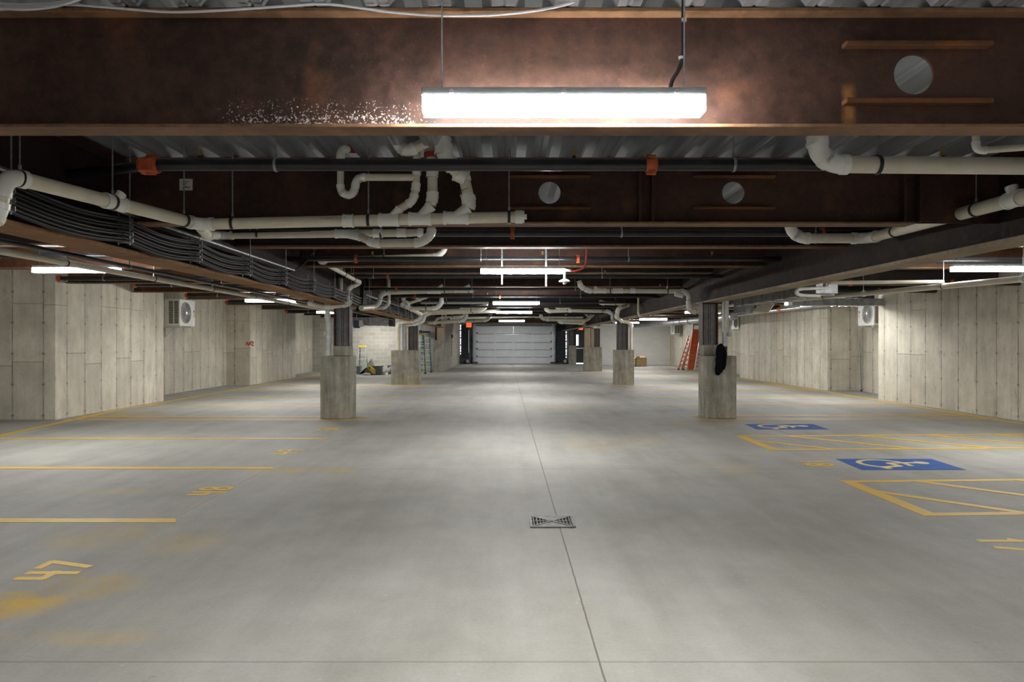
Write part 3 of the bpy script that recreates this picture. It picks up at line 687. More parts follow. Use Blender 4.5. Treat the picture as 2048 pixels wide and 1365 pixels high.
# branch 3
w3 = P(912,436,yB); q3 = P(937,417,yB)
R.wye(w3, (1,0,0), q3, .0445, .0445, .2)
R.seg([q3, P(940,405,yB), P(927,352,yB), P(918,346,yB)], .0445, n=16)
R.coupling(P(935,398,yB), dirn(P(938,410,yB),P(927,352,yB)), .0445, .075)
MB().tube([P(932,381,yB), P(931.6,380,yB)], .048, 14).build('pipe_joint', M['grey_ink'], R.t)
R.seg([P(918,346,yB-.05), P(888,315,yB-.1), P(886,235,yB-.1)], .057, n=18); R.coupling(P(886,293,yB-.1), (0,0,1), .057, .13)
R.seg([P(793,262,yB-.1), P(796,292,yB-.1), P(815,303,yB-.1), P(880,272,yB-.1)], .042, n=16)
R.coupling(P(922,352,yB-.03), (1,0,-.5), .052, .1)
tx = bpy.data.curves.new('pipe_print', 'FONT'); tx.body = 'CHARLOTTE PIPE'; tx.size = .022; tx.extrude = .0004; tx.space_character = 1.25
to = bpy.data.objects.new('pipe_print_tmp', tx); COL.objects.link(to); bpy.context.view_layer.update()
me = bpy.data.meshes.new_from_object(to.evaluated_get(bpy.context.evaluated_depsgraph_get())); bpy.data.objects.remove(to)
po = bpy.data.objects.new('pipe_print', me); COL.objects.link(po); me.materials.append(M['grey_ink']); po.parent = R.t
po.location = P(643,440,yB)+V(0,-.0465,-.004)-R.t.location; po.rotation_euler = (PI/2, -.016, 0)

# --- second beige run behind the two-hole girder
yC = 7.8; a, b = P(436,471,yC), P(838,466,yC)
R = Run('beige drain pipe running below the two-hole girder with a lower side branch', tuple(a))
R.seg([jB+V(-.01,.05,-.015), P(415,471,6.1), a, b], .042, n=16); R.cap(b+V(.04,0,0), (1,0,0), .042)
for px in (515,762): R.hanger(P(px,468.5,yC), (1,0,0), .042)
R.wye(P(694,468,yC), (1,0,0), P(722,474,yC-.1), .042, .042, .26); R.coupling(P(756,467,yC), (1,0,0), .042, .1); R.coupling(P(803,466,yC), (1,0,0), .042, .1)
R.seg([P(720,473,yC-.1), P(748,487,yC-.15), P(842,486,yC-.15), P(862,470,yC-.15), P(864,455,yC-.15)], .044, n=16)
# --- third: long transverse pipe then down the hall to the post
yD = 11.0
R = Run('beige pipe that zigzags from an elbow under the crossbeams back to the post', tuple(P(640,520,yD)))
R.seg([P(890,470,yD), P(889,503,yD), P(874,512,yD), P(638,521,yD), P(721,566,13.9), P(697,577,13.75), P(694,600,13.6), P(702,609,13.6)], .040, n=14)
R.hanger(P(768,516,yD), (1,0,0), .040)
for u in (.55,.8): R.hanger(P(638,521,yD).lerp(P(721,566,13.9), u), dirn(P(638,521,yD),P(721,566,13.9)), .040)
yE = 13.75
R = Run('beige pipe dropping beside the rusty girder to a collector over the first pier', tuple(P(682,590,yE)))
R.seg([P(682,505,yE), P(681,590,yE), P(673,598,yE), P(703,609,yE), P(655,615.5,yE+.1), P(628,610,yE+.1), P(617,606,yE+.1)], .042, n=14)
R.seg([P(701,538,yE+.4), P(705,552,yE+.4), P(706,560,yE+.4)], .036, n=12)
R.cap(P(619,606.5,yE+.1), (-1,0,.1), .05)
R = Run('white drain pipe coming down in front of the post onto the first pier', tuple(P(656,712,14.1)))
R.seg([P(655,603,14.05), P(655,632,14.05), P(658,652,14.05), P(657.5,672,14.05), P(656.5,713,14.05)], .052, 'grey_pipe', 'grey_pipe', n=16, bend=1.0)
R.coupling(P(658,660,14.05), (0,0,1), .052, .16, 'grey_pipe'); R.coupling(P(656.5,706,14.05), (0,0,1), .054, .1, 'grey_pipe')
MB().tube([P(657,668,14.05), P(648,668,14.0)], .045, 14).build('cleanout_plug', M['grey_pipe'], R.t)
# --- beyond the first posts
yF = 16.2
R = Run('thick beige pipe stepping up from the post and ending in a plugged wye', tuple(P(760,585,yF)))
R.seg([P(722,616.5,14.6), P(748,614.5,yF), P(758,606,yF), P(761,591,yF), P(772,585.5,yF), P(938,581,yF)], .052, n=14, bend=1.5); R.cap(P(945,581,yF), (1,0,0), .052)
for px in (774,889): R.hanger(P(px,584-(px-774)*.02,yF), (1,0,0), .052)
for px in (868,922): R.wye(P(px,583-(px-868)*.03,yF), (1,0,0), P(px+18,572,yF), .052, .04, .3)
R.hanger(P(742,615,yF), (1,0,0), .052)
R = Run('slender beige riser curving into the thick stepped pipe', tuple(P(778,600,yF+.3))); R.seg([P(778,560,yF+.3), P(778,607,yF+.3), P(770,616,yF+.3), P(752,617.5,yF+.3)], .034, n=12)
yH = 20.5
R = Run('forked beige pipe cluster over the girder beyond the first post', tuple(P(805,611,yH)))
R.seg([P(805,610,yH), P(822,618,yH), P(842,629,yH+1.5)], .062, n=12); R.cap(P(803,609,yH), (-.9,0,.45), .06)
R.seg([P(816,612,yH), P(817.5,607,yH), P(803,599,yH), P(812,593,yH), P(813,585,yH)], .045, n=12, bend=1.2)
R.seg([P(817,607,yH), P(839,600,yH), P(858,593,yH)], .042, n=12); R.seg([P(839,600,yH), P(822,592,yH)], .042, n=12)
R.seg([P(819,618,yH), P(872,617,yH), P(883,608,yH), P(883,585,yH)], .06, n=12); R.hanger(P(852,617,yH), (1,0,0), .06)
R = Run('grey steel pipe crossing behind the forked beige cluster', tuple(P(844,606,21.2)), 'conduit'); R.seg([P(842,606,21.2), P(977,606,21.2)], .042, 'zinc', 'zinc', n=10)
R.hanger(P(893,606,21.2), (1,0,0), .042); 
yI = 24.2
R = Run('long beige pipe bending down in a fat bunch onto the broad pier', tuple(P(846,640,yI)))
R.seg([P(972,605,yI), P(971,615,yI), P(960,620.5,yI), P(852,623,yI), P(841,628,yI), P(840,637,yI), P(828,642,yI), P(797,646,24.9+.2), P(797,701,24.9+.2)], .068, n=14, bend=1.6)
R.hanger(P(942,621,yI), (1,0,0), .068); R.seg([P(920,618,yI), P(968,613,yI)], .055, n=12)
R = Run('second beige pipe of the bunch over the broad pier, with the thick grey drop', tuple(P(850,640,yI+.3)))
R.seg([P(1000,622.5,yI+.3), P(856,627,yI+.3), P(848,632,yI+.3), P(846,643,yI+.3), P(832,648,yI+.3), P(808,651,25.3)], .065, n=14, bend=1.6)
R.seg([P(808,650,25.3), P(808,701.5,25.3)], .10, 'grey_pipe', n=16); R.seg([P(817.5,650,25.3), P(817.5,701.5,25.3)], .04, 'pvc_white', n=10)
for px in (866,873,946): R.hanger(P(px,625.5-(px-866)*.02,yI+.3), (1,0,0), .065)
yL = 28.6
R = Run('low beige pipe beyond the broad pier with two short risers', tuple(P(860,644,yL)))
R.seg([P(850,646,yL), P(870,645.5,yL), P(922,643,yL), P(932,637,yL), P(933,620,yL)], .07, n=12)
R.seg([P(870,645,yL), P(874,638,yL), P(884,635.5,yL), P(928,633,yL), P(929,622,yL)], .045, n=12); R.hanger(P(920,643,yL), (1,0,0), .07); R.hanger(P(905,634,yL), (1,0,0), .045)
R = Run('low beige pipe ending in a rising elbow left of the garage door head', tuple(P(950,641,33)))
R.seg([P(926,644,33), P(972,641,33), P(980,635,33), P(980,622,33)], .07, n=12); R.hanger(P(948,642.5,33), (1,0,0), .07)
R = Run('long thin beige pipe crossing above the garage door', tuple(P(990,634,36))); R.seg([P(900,637.5,36), P(1130,631,36)], .06, n=12); R.seg([P(885,597,22), P(884,575,22)], .05, n=10)
for px in (890,896): R = Run('short beige riser above the low pipe, %s of the pair' % ('first' if px == 890 else 'second'), tuple(P(px,630,30))); R.seg([P(px-5,626,30), P(px-5,633,30)], .045, n=10)

# --- accessible-stalls side
yM = 4.72
R = Run('thick beige drain pipe with a white elbow, below the closest girder', tuple(P(1690,330,yM)))
R.seg([P(1634,200,yM), P(1636,308,yM), P(1668,329,yM), P(2240,334,yM)], .057, n=22, bend=2.6); R.coupling(P(1634,283,yM), (0,0,1), .057, .06)
R.hanger(P(1755,330,yM), (1,0,0), .057)
R = Run('thin white pipe elbowing out above the thick beige one', tuple(P(1953,300,4.3))); R.seg([P(1951,230,4.3), P(1952,302,4.3), P(2120,289,4.2)], .021, n=12, bend=1.8)
yO, yO2 = 7.6, 4.9
R = Run('beige drain pipe sloping along the girder on the accessible side with a white elbow', tuple(P(1740,477,yO)))
eo = P(1738,477,yO); ne = P(2085,384,yO2)
R.seg([P(1578,430,yO-.02), P(1581,462,yO-.02), P(1603,477,yO-.02), eo, ne+(ne-eo)*.7], .053, n=20, bend=2.4)
do = dirn(eo, ne)
R.hanger(P(1632,477,yO), (1,0,0), .053)
for px in (1790,1952): R.hanger(min([eo.lerp(ne, k/200) for k in range(201)], key=lambda q: abs(CX+q.x*F/q.y-px)), do, .053)
kp = min([eo.lerp(ne, k/200) for k in range(201)], key=lambda q: abs(CX+q.x*F/q.y-2030)); R.wye(kp, do, kp+V(-.01,.02,.1), .053, .035, .16)
yP = 15.0
R = Run('beige pipe beneath the crossbeams turning down beside the jacket pier post', tuple(P(1300,582,yP)))
R.seg([P(1158,562,yP), P(1162,574,yP), P(1176,582,yP), P(1368,583,yP), P(1379,591,yP), P(1377,612,yP), P(1381,624,yP+.2), P(1446,622,yP+.1)], .050, n=14, bend=1.8)
for px in (1220,1335): R.hanger(P(px,582.5,yP), (1,0,0), .050)
R.coupling(P(1236,582,yP), (1,0,0), .05, .2); R.coupling(P(1265,582,yP), (1,0,0), .05, .1); R.wye(P(1200,582,yP), (1,0,0), P(1188,576,yP), .05, .04, .25); R.seg([P(1350,588,yP-.2), P(1366,592,yP-.2)], .05, 'pvc_white', n=12)
R = Run('slim straight beige riser hanging below the crossbeams', tuple(P(1277,630,20.5))); R.seg([P(1277,570,20.5), P(1277,628,20.5), P(1281,634,20.5)], .03, n=10)
yR = 22.0
R = Run('beige pipe folding back over the pier in front of the cardboard box', tuple(P(1236,616,yR)))
R.seg([P(1198,603,yR), P(1204,606.5,yR), P(1262,608,yR), P(1236,617.5,yR-.5), P(1233.5,634,yR-.3), P(1243,642.5,yR+2.2), P(1256,644.5,yR+2.9), P(1262,650,yR+3.4), P(1262,701,yR+3.4)], .062, n=14, bend=1.3)
R.hanger(P(1231,607,yR), (1,0,0), .062)
R = Run('bright white pipe standing between the post and the grey drop', tuple(P(1257,701,25.4))); R.seg([P(1257,646,25.4), P(1257,701,25.4)], .045, 'pvc_white', n=12)
R.coupling(P(1257,660,25.4), (0,0,1), .045, .12)
yS = 26.5
R = Run('beige pipe with an offset tee running towards the pier before the box', tuple(P(1150,621,yS)))
R.seg([P(1090,616,yS), P(1096,623,yS), P(1140,621.5,yS), P(1217,623,yS), P(1226,629,yS), P(1225,640,yS), P(1232,644,yS)], .07, n=12, bend=1.5)
R.seg([P(1113,607,yS), P(1113,617,yS), P(1135,617,yS), P(1142,621,yS)], .06, n=12); R.hanger(P(1134,620,yS), (1,0,0), .07); R.hanger(P(1205,622.5,yS), (1,0,0), .07)
R = Run('low beige pipe near the garage door on the exit door side', tuple(P(1120,640,31))); R.seg([P(1081,627,31), P(1083,637,31), P(1095,640,31), P(1172,641,31)], .065, n=12); R.hanger(P(1098,640,31), (1,0,0), .065)
R = Run('thin beige pipe above the exit door', tuple(P(1120,634,33))); R.seg([P(1070,634,33), P(1166,634.5,33)], .055, n=12); R.hanger(P(1149,634,33), (1,0,0), .055); R.seg([P(1132,625,33), P(1132,640,33)], .055, n=12)
R = Run('lowest beige pipe by the exit door ending at the girder', tuple(P(1130,645,36))); R.seg([P(1116,643,36), P(1122,645.5,36), P(1160,647,36), P(1190,654,36), P(1202,655,36)], .07, n=12)
R = Run('forked beige drain rising along the girder near the exit door', tuple(P(1180,637,31.5))); R.seg([P(1168,626,31.5), P(1180,636,31.5), P(1189,630,31.5)], .05, n=12, bend=1.2); R.seg([P(1182,626,31.5), P(1181,633,31.5)], .05, n=12); R.seg([P(1180,636,31.5), P(1160,648,31.5)], .07, n=12)
# drop pipe behind the jacket
R = Run('white drain pipe dropping past the jacket pier post', tuple(P(1451,690,14.3)))
R.seg([P(1452,600,14.3), P(1452,640,14.3), P(1449.5,662,14.3), P(1449.5,712,14.3)], .055, 'grey_pipe', 'grey_pipe', n=14, bend=1.0); R.coupling(P(1450,650,14.3), (0,0,1), .055, .2, 'grey_pipe')
R.seg([P(1445.5,602,14.25), P(1445.5,665,14.25)], .018, 'pvc_white', n=8); MB().tube([P(1454,669,14.28), P(1461,669,14.2)], .045, 12).build('cleanout_plug', M['grey_pipe'], R.t)
# --- side bay pipes running down the hall
R = Run('long beige pipe running back over the stalls by the stepped wall', (-5.2, 7, H+.94))
R.seg([(-5.2, -2, H+.94), (-5.2, 22.5, H+.94)], .038, n=14)
for y in (5.6,8.4,10.5,12.6,14.7,17): R.hanger((-5.2, y, H+.94), (0,1,0), .038)
R = Run('slim black pipe running back beside the long beige one', (-4.72, 7, H+.95), 'sprinkler_pipe'); R.seg([(-4.72, -2, H+.95), (-4.72, 30, H+.95)], .026, 'black_pipe', n=10)
for y in (8.9,11.8,14.5): R.hanger((-4.72, y, H+.95), (0,1,0), .026, 'zinc')
R = Run('long beige drain sloping back over the accessible stalls side', (6.2, 10, H+.8))
R.seg([(6.2, 3, H+.67), (6.2, 8.49, H+.76), (6.2, 12.3, H+.84), (6.2, 19.7, H+1.02)], .042, n=14)
for y, z in ((8.5,.76),(10.05,.797),(12.3,.84),(13.8,.877),(16.4,.94)): R.hanger((6.2, y, H+z), (0,1,0.02), .042)
R = Run('slim beige pipe tying into the long sloping drain', tuple(P(1665,565,10.1))); R.seg([P(1660,566,10.1), P(1885,564,10.1)], .027, n=12)
R = Run('small white pipe with a trap below the girder edge', tuple(P(1630,579,12.6))); R.seg([P(1661,562,12.6), P(1656,576,12.6), P(1598,578.5,12.6), P(1590,585,12.6), P(1600,591,12.6), P(1640,592.5,12.6)], .028, 'pvc_white', n=10)

# ------------------------------------------------------------------ cable tiers along the girder
SUP = [4.3,5.66,6.95,8.33,9.68,11.1,12.46,13.8]; SUP2 = [15.6,17.0,18.4,19.8,21.2,22.6,24]
TIER = [.975,.92,.866,.812]
for ti, dz in enumerate(TIER):
    for k in range(3):
        x = -3.03-.020*(k//2)*1.0; zz = H+dz+.020*(k % 2)-.004; pts = []
        ys = [2.6]+SUP+SUP2
        for a, b in zip(ys, ys[1:]):
            sag = (.044+.004*((k*7+ti*3) % 4)/3)*(b-a)/1.4
            for j in range(7): u = j/7; pts.append((x+.006*math.sin(k*2+a+u*3), a+(b-a)*u, zz-sag*math.sin(PI*u)))
        pts.append((x, ys[-1], zz))
        o = thing('black_cable', 'black cable in the %s tier of the bundles strapped along the girder' % ['top','second','third','lowest'][ti], 'cable', (x, 2.6, zz), 'black cables of the %s tier' % ['top','second','third','lowest'][ti])
        MB().tube(pts, .0102, 8).build('jacket', M['cable'], o)
for i, y in enumerate(SUP+SUP2):
    t = thing('cable_support', 'zinc rod with hooks carrying the black cable tiers, %s one back along the girder' % ordinal(i), 'cable support', (-3.045, y, DECK), None)
    MB().tube([(-2.995, y, DECK+.02), (-2.995, y, H+.775)], .006, 6).build('rod', M['zinc'], t); MB().tube([(-3.085, y, H+1.05), (-3.085, y, H+.775)], .006, 6).build('rod', M['zinc'], t)
    for dz in TIER:
        m = MB().bar((-3.095,y,H+dz-.017), (-2.985,y,H+dz-.017), .03, .006); m.bar((-2.983,y,H+dz-.02), (-2.983,y,H+dz+.012), .03, .006)
        m.build('hook', M['zinc'], t)
R = Run('slim grey conduit fixed above the black cable tiers', (-3.04, 4, H+1.04), 'conduit'); R.seg([(-2.95,3.6,H+1.035), (-3.04,4.6,H+1.035), (-3.04,10.2,H+1.035)], .017, 'zinc', 'zinc', n=10)
R.seg([(-3.04,15.4,H+1.03), (-3.04,24,H+1.03)], .017, 'zinc', 'zinc', n=10)
o = thing('black_cable', 'single loose black cable looping down from the crossbeam to the conduit end', 'cable', tuple(P(580,541,10.3)))
MB().tube(smooth([P(632,497,10.6), P(612,523,10.5), P(598,536,10.4), P(576,545,10.2), P(580,551,10.6), P(600,556,11.2), P(622,563,12.2)]), .012, 8).build('jacket', M['cable'], o)
o = thing('black_cable', 'black cable bundle draped upright over the girder at the post', 'cable', tuple(P(722,600,14.6)))
for k in range(3): MB().tube(smooth([P(722+k*3,560,15.1), P(722+k*2,590,15), P(718+k*3,610,14.9), P(712+k*3,622,14.8)]), .018, 8).build('jacket', M['cable'], o)
# white armoured cables over the closest girder
o = thing('armoured_cable', 'white armoured cable drooping along the top edge of the closest girder', 'cable', tuple(P(600,8,3.16)))
MB().tube(smooth([P(-30,20,3.165), P(40,17,3.165), P(90,9,3.165), P(140,9,3.165), P(240,17,3.165), P(340,24,3.165), P(440,21,3.165), P(560,13,3.165), P(640,8,3.165), P(700,13,3.165), P(780,24,3.165), P(880,31,3.165), P(980,30,3.165), P(1060,23,3.165), P(1120,12,3.165), P(1150,2,3.165), P(1165,-14,3.165)]), .0062, 8).build('jacket', M['white_cable'], o)
for k in range(3):
    o = thing('armoured_cable', 'white armoured cable looped at the end of the closest girder, %s strand' % ordinal(k), 'cable', tuple(P(60,0,3.1)))
    MB().tube(smooth([P(-30,4+5*k,3.13-.012*k), P(40,9+5*k,3.13-.012*k), P(100,7+4*k,3.13-.012*k), P(150,-2+2*k,3.13-.012*k), P(185,-16,3.13-.012*k)]), .0062, 8).build('jacket', M['white_cable'], o)

# ------------------------------------------------------------------ fittings round the second strip light
o = thing('red_cable', 'red fire alarm cable curving down beside the second strip light', 'cable', tuple(P(1170,520,10.3)))
MB().tube(smooth([P(1174,480,10.9), P(1173,512,10.45), P(1171,528,10.3), P(1164,538,10.25), P(1150,542,10.25), P(1140,541,10.25)]), .014, 10).build('jacket', M['red'], o)
MB().tube([P(1142,541,10.25), P(1130,540,10.25)], .022, 10).build('connector', M['zinc'], o)
o = thing('pendant_sensor', 'white dish shaped pendant device below the end of the second strip light', 'sensor', tuple(P(1129,565,10.4)))
c = P(1129,564,10.4)
MB().tube([c+V(0,0,.03), c+V(0,0,.17)], .02, 10).build('stem', M['zinc'], o)
MB().lathe([(.012,.045),(.05,.03),(.082,.012),(.085,0),(.06,-.006),(.02,-.008)], c, n=20).build('dish', M['white'], o)
MB().lathe([(.03,-.006),(.03,-.022),(.022,-.036),(.004,-.042)], c, n=14).build('lens_dome', M['grey_pipe'], o)
for k, (px, y1) in enumerate(((1004,569),(1092,573))):
    o = thing('strut_channel', 'short white strut hanging below the second strip light, %s of the pair' % ('shorter' if k == 0 else 'longer'), 'strut', tuple(P(px,560,10.45)))
    a, b = P(px,530,10.45), P(px,y1,10.45); MB().bar(a, b, .022, .022, up=(0,1,0)).build('channel', M['white'], o); MB().box(a.x-.012, a.x+.012, 10.44, 10.46, a.z, DECK).build('bracket', M['zinc'], o)

# ------------------------------------------------------------------ ducts
def duct(label, x0, x1, y0, y1, z0, z1, ribs, axis, mat='duct', flange='duct'):
    t = thing('air_duct', label, 'duct', ((x0+x1)/2, (y0+y1)/2, z0)); MB().box(x0, x1, y0, y1, z0, z1).build('casing', M[mat], t, bevel=.008)
    for r in ribs:
        e = .018
        if axis == 'x': MB().box(r-.014, r+.014, y0-e, y1+e, z0-e, z1+e).build('joint_flange', M[flange], t)
        else: MB().box(x0-e, x1+e, r-.014, r+.014, z0-e, z1+e).build('joint_flange', M[flange], t)
    return t
d = duct('galvanized duct with dark joint flanges before the pale block wall', -7.35, -5.25, 32.8, 33.4, H+.78, H+1.15, (-7.05,-6.75,-6.3,-5.95,-5.62,-5.35), 'x')
MB().box(-5.38,-5.2,32.7,33.5,H+.74,H+1.25).build('access_collar', M['black'], d)
duct('flat galvanized duct crossing above the far outdoor unit on the long wall', 7.4, 9.75, 18.3, 18.62, H+.95, H+1.13, (7.75,8.55,8.75,8.92,9.08,9.2), 'x')
duct('long ribbed galvanized duct running back beside the girder', 5.55, 5.95, 12.7, 17.2, H+.87, H+1.07, [12.9+.62*k for k in range(7)], 'y', 'duct')
duct('short galvanized duct box feeding the cream louvre', 5.75, 6.1, 17.4, 17.9, H+.72, H+.98, (), 'x')
lv = thing('air_register', 'cream louvred air register tilted on the end of a duct', 'vent', tuple(P(1527,616,17.2)))
ps = [P(1506,623,17.2), P(1518,608,17.6), P(1549,607.5,17.6), P(1537,624,17.2)]
n_ = (ps[1]-ps[0]).cross(ps[3]-ps[0]).normalized()*.04
MB().prism(ps, n_).build('frame', M['cream'], lv)
sl = MB()
for k in range(1,8): sl.bar(ps[0].lerp(ps[1],k/8)-n_*.12, ps[3].lerp(ps[2],k/8)-n_*.12, .012, .02)
sl.build('louvre_blades', M['cream'], lv)
o = thing('insulated_pipe', 'foil wrapped pipe with a red band along the top of the long wall', 'pipe', (9.3, 24, H+1.1))
MB().tube([(9.3,20.2,H+1.1), (9.3,30.5,H+1.1)], .065, 14).build('foil_jacket', M['foil'], o); MB().tube([(9.3,23.95,H+1.1),(9.3,24.15,H+1.1)], .085, 14).build('red_band', M['orange'], o)
for y in (21.3,22.2,26.5): MB().tube([(9.3,y,H+1.1),(9.3,y+.05,H+1.1)], .078, 14).build('jacket_band', M['zinc'], o)
o = thing('air_duct', 'round spiral duct reaching towards the pale block wall corner', 'duct', (8.4, 34, H+1.02))
MB().tube([(8.85,27.5,H+1.0), (8.8,31,H+1.0), (8.5,36,H+1.0), (7.6,41.5,H+1.0)], .15, 18).build('spiral_casing', M['duct'], o)
for u in (.2,.45,.7,.9): p = (V(8.85,27.5,H+1.0).lerp(V(8.8,31,H+1.0), u) if u < .3 else V(8.8,31,H+1.0).lerp(V(8.5,36,H+1.0), u)); MB().tube([p, p+V(-.02,.05,0)], .175, 18).build('joint_band', M['orange' if u == .2 else 'duct'], o)
R = Run('thin white conduit bent across the pale block wall', tuple(P(1330,650,46.8)), 'conduit'); R.seg([P(1293,640,46.8), P(1293,649,46.8), P(1365.5,649,46.8), P(1365.5,670,46.8)], .03, 'pvc_white', n=8, bend=1)
# ------------------------------------------------------------------ far wall: garage door, louvred openings, exit door
YB = 49.5
def bx(px0, px1, py0, py1, ya, yb):          # box whose near face fills these picture bounds at depth ya
    a, b = P(px0, py1, ya), P(px1, py0, ya); return (a.x, b.x, ya, yb, max(a.z, 0), b.z)
gd = struct(bpy.data.objects.new('door_1', None)); COL.objects.link(gd); gd.location = (.55, YB-.1, 0); gd['label'] = 'wide grey sectional garage door of five panels'; gd['category'] = 'door'
ys = [652, 668.5, 685.5, 700, 715, 728.2]
for k in range(5):
    x0, x1, _, _, z0, z1 = bx(952, 1105, ys[k], ys[k+1], YB-.12, YB)
    pn = MB().box(x0, x1, YB-.12, YB-.03, z0+.012, z1-.012).build('door_panel', M['door_steel'], gd, bevel=.01)
    MB().box(x0, x1, YB-.13, YB-.12, z1-.045, z1-.012).build('panel_rib', M['track'], pn)
    MB().box(x0, x1, YB-.03, YB-.02, z0, z1).build('seal', M['black'], pn)
    for px in (990, 1027, 1065):
        if k: q = P(px, ys[k], YB-.14); MB().box(q.x-.05, q.x+.05, YB-.15, YB-.12, q.z-.02, q.z+.16).build('hinge', M['white'], pn)
    for px in (953.5, 1103.5): q = P(px, ys[k+1]-2, YB-.14); MB().box(q.x-.1, q.x+.1, YB-.15, YB-.12, q.z-.02, q.z+.05).build('roller_bracket', M['iron'], pn)
q = P(1027, 652, YB-.15); MB().box(q.x-.025, q.x+.025, YB-.16, YB-.12, P(1027,668,YB).z, q.z+.1).build('centre_stile', M['track'], gd)
for px in (950, 1106):
    x = P(px, 700, YB-.2).x; MB().box(x-.06, x+.06, YB-.24, YB-.12, 0, P(px,650,YB).z+.1).build('door_track', M['track'], gd)
    MB().box(x-(.16 if px < 1000 else -.06), x+(-.06 if px < 1000 else .16), YB-.22, YB, 0, P(px,650,YB).z).build('door_jamb', M['blue_steel'], gd)
    MB().box(x-.16, x+.16, YB-.4, YB-.1, 0, .14).build('track_foot', M['iron'], gd)
x0, x1, _, _, z0, z1 = bx(948, 1108, 643, 651.5, YB-.2, YB)
MB().box(x0, x1, YB-.1, YB, z0, z1+.2).build('door_header', M['blue_steel'], gd)
sp = MB().tube([(x0,YB-.3,z1-.1),(x1,YB-.3,z1-.1)], .03, 10); sp.tube([(.9-.9,YB-.3,z1-.1),(.9+.2,YB-.3,z1-.1)], .075, 14); sp.build('spring_shaft', M['iron'], gd)
for xx in (x0+.1, x1-.1): MB().tube([(xx-.05,YB-.3,z1-.1),(xx+.05,YB-.3,z1-.1)], .12, 16).build('cable_drum', M['track'], gd)
for px in (948,1110):                                   # curved end of the overhead track
    a = P(px, 650, YB-.2); MB().bar(a, a+V(0,-2.2,.15), .05, .06).build('overhead_track', M['track'], gd)
def louvre(name, px0, px1, py0, py1, label, lit):
    t = struct(bpy.data.objects.new(name, None)); COL.objects.link(t); a = P(px0, py1, YB); t.location = (a.x, YB-.1, a.z); t['label'] = label; t['category'] = 'opening'
    x0, x1, _, _, z0, z1 = bx(px0, px1, py0, py1, YB-.1, YB)
    MB().box(x0, x1, YB-.03, YB-.005, z0, z1).build('backing', M['pit'], t)
    m = MB(); n = 17
    for k in range(n): z = z0+(z1-z0)*(k+.5)/n; m.bar((x0, YB-.07, z), (x1, YB-.07, z), .02, (z1-z0)/n*.86, up=(0,.15,1))
    m.build('slats', M['navy'], t)
    x = P(lit, 700, YB-.08).x; m = MB(); k = 0; z = z0+.25
    while z < z1-.1: m.box(x-.02, x+.02, YB-.085, YB-.075, z, z+.07+.05*(k % 3)); z += .17; k += 1
    m.build('light_gap', M['daylight'], t, label='daylight leaking past the slats')
    return t
louvre('window_1', 922.5, 937, 651.5, 716, 'dark slatted opening on the block wall corner side of the garage door', 921.2)
louvre('window_2', 1114, 1131, 651.5, 723, 'dark slatted opening on the exit door side of the garage door', 1132.3)
R = Run('thin pale conduit rising beside the dark slatted opening', tuple(P(937.5,706,YB-.15)), 'conduit'); R.seg([P(937.5,661,YB-.15), P(937.5,706,YB-.15)], .03, 'pvc_white', n=8)
for k, (px, py) in enumerate(((936,719),(1131,719))):
    o = thing('door_motor', 'small dark operator motor low beside the garage door, by the %s' % ('block wall corner' if k == 0 else 'slim post'), 'motor', tuple(P(px,728,YB-.4)))
    x0, x1, _, _, z0, z1 = bx(px-6, px+5, py, 728, YB-.5, YB)
    MB().box(x0, x1, YB-.5, YB-.15, 0, z1).build('motor_body', M['iron'], o, bevel=.03); MB().tube([((x0+x1)/2, YB-.62, z1*.6), ((x0+x1)/2, YB-.5, z1*.6)], .1, 12).build('pulley', M['zinc'], o)
dd = struct(bpy.data.objects.new('door_2', None)); COL.objects.link(dd); a = P(1161,728,YB); dd.location = (a.x, YB-.1, 0); dd['label'] = 'dark grey exit door with a narrow lit window'; dd['category'] = 'door'
x0, x1, _, _, z0, z1 = bx(1151.5, 1171, 656, 728, YB-.1, YB)
MB().box(x0, x1, YB-.09, YB-.03, .05, z1).build('door_leaf', M['charcoal'], dd, bevel=.006)
MB().box(x0-.05, x0, YB-.12, YB, 0, z1+.05).build('door_frame', M['charcoal'], dd); MB().box(x1, x1+.05, YB-.12, YB, 0, z1+.05).build('door_frame', M['charcoal'], dd)
MB().box(x0, x1, YB-.11, YB-.095, .0, .06).build('threshold_gap', M['daylight'], dd, label='daylight under the door')
b = bx(1152.5, 1156.8, 670, 691.5, YB-.1, YB); MB().box(b[0], b[1], YB-.1, YB-.09, b[4], b[5]).build('vision_panel', M['daylight'], dd, label='narrow bright glazed panel')
b = bx(1152, 1170.5, 696.2, 697.8, YB-.1, YB); MB().box(b[0], b[1], YB-.17, YB-.1, b[4], b[5]).build('push_bar', M['alu'], dd)
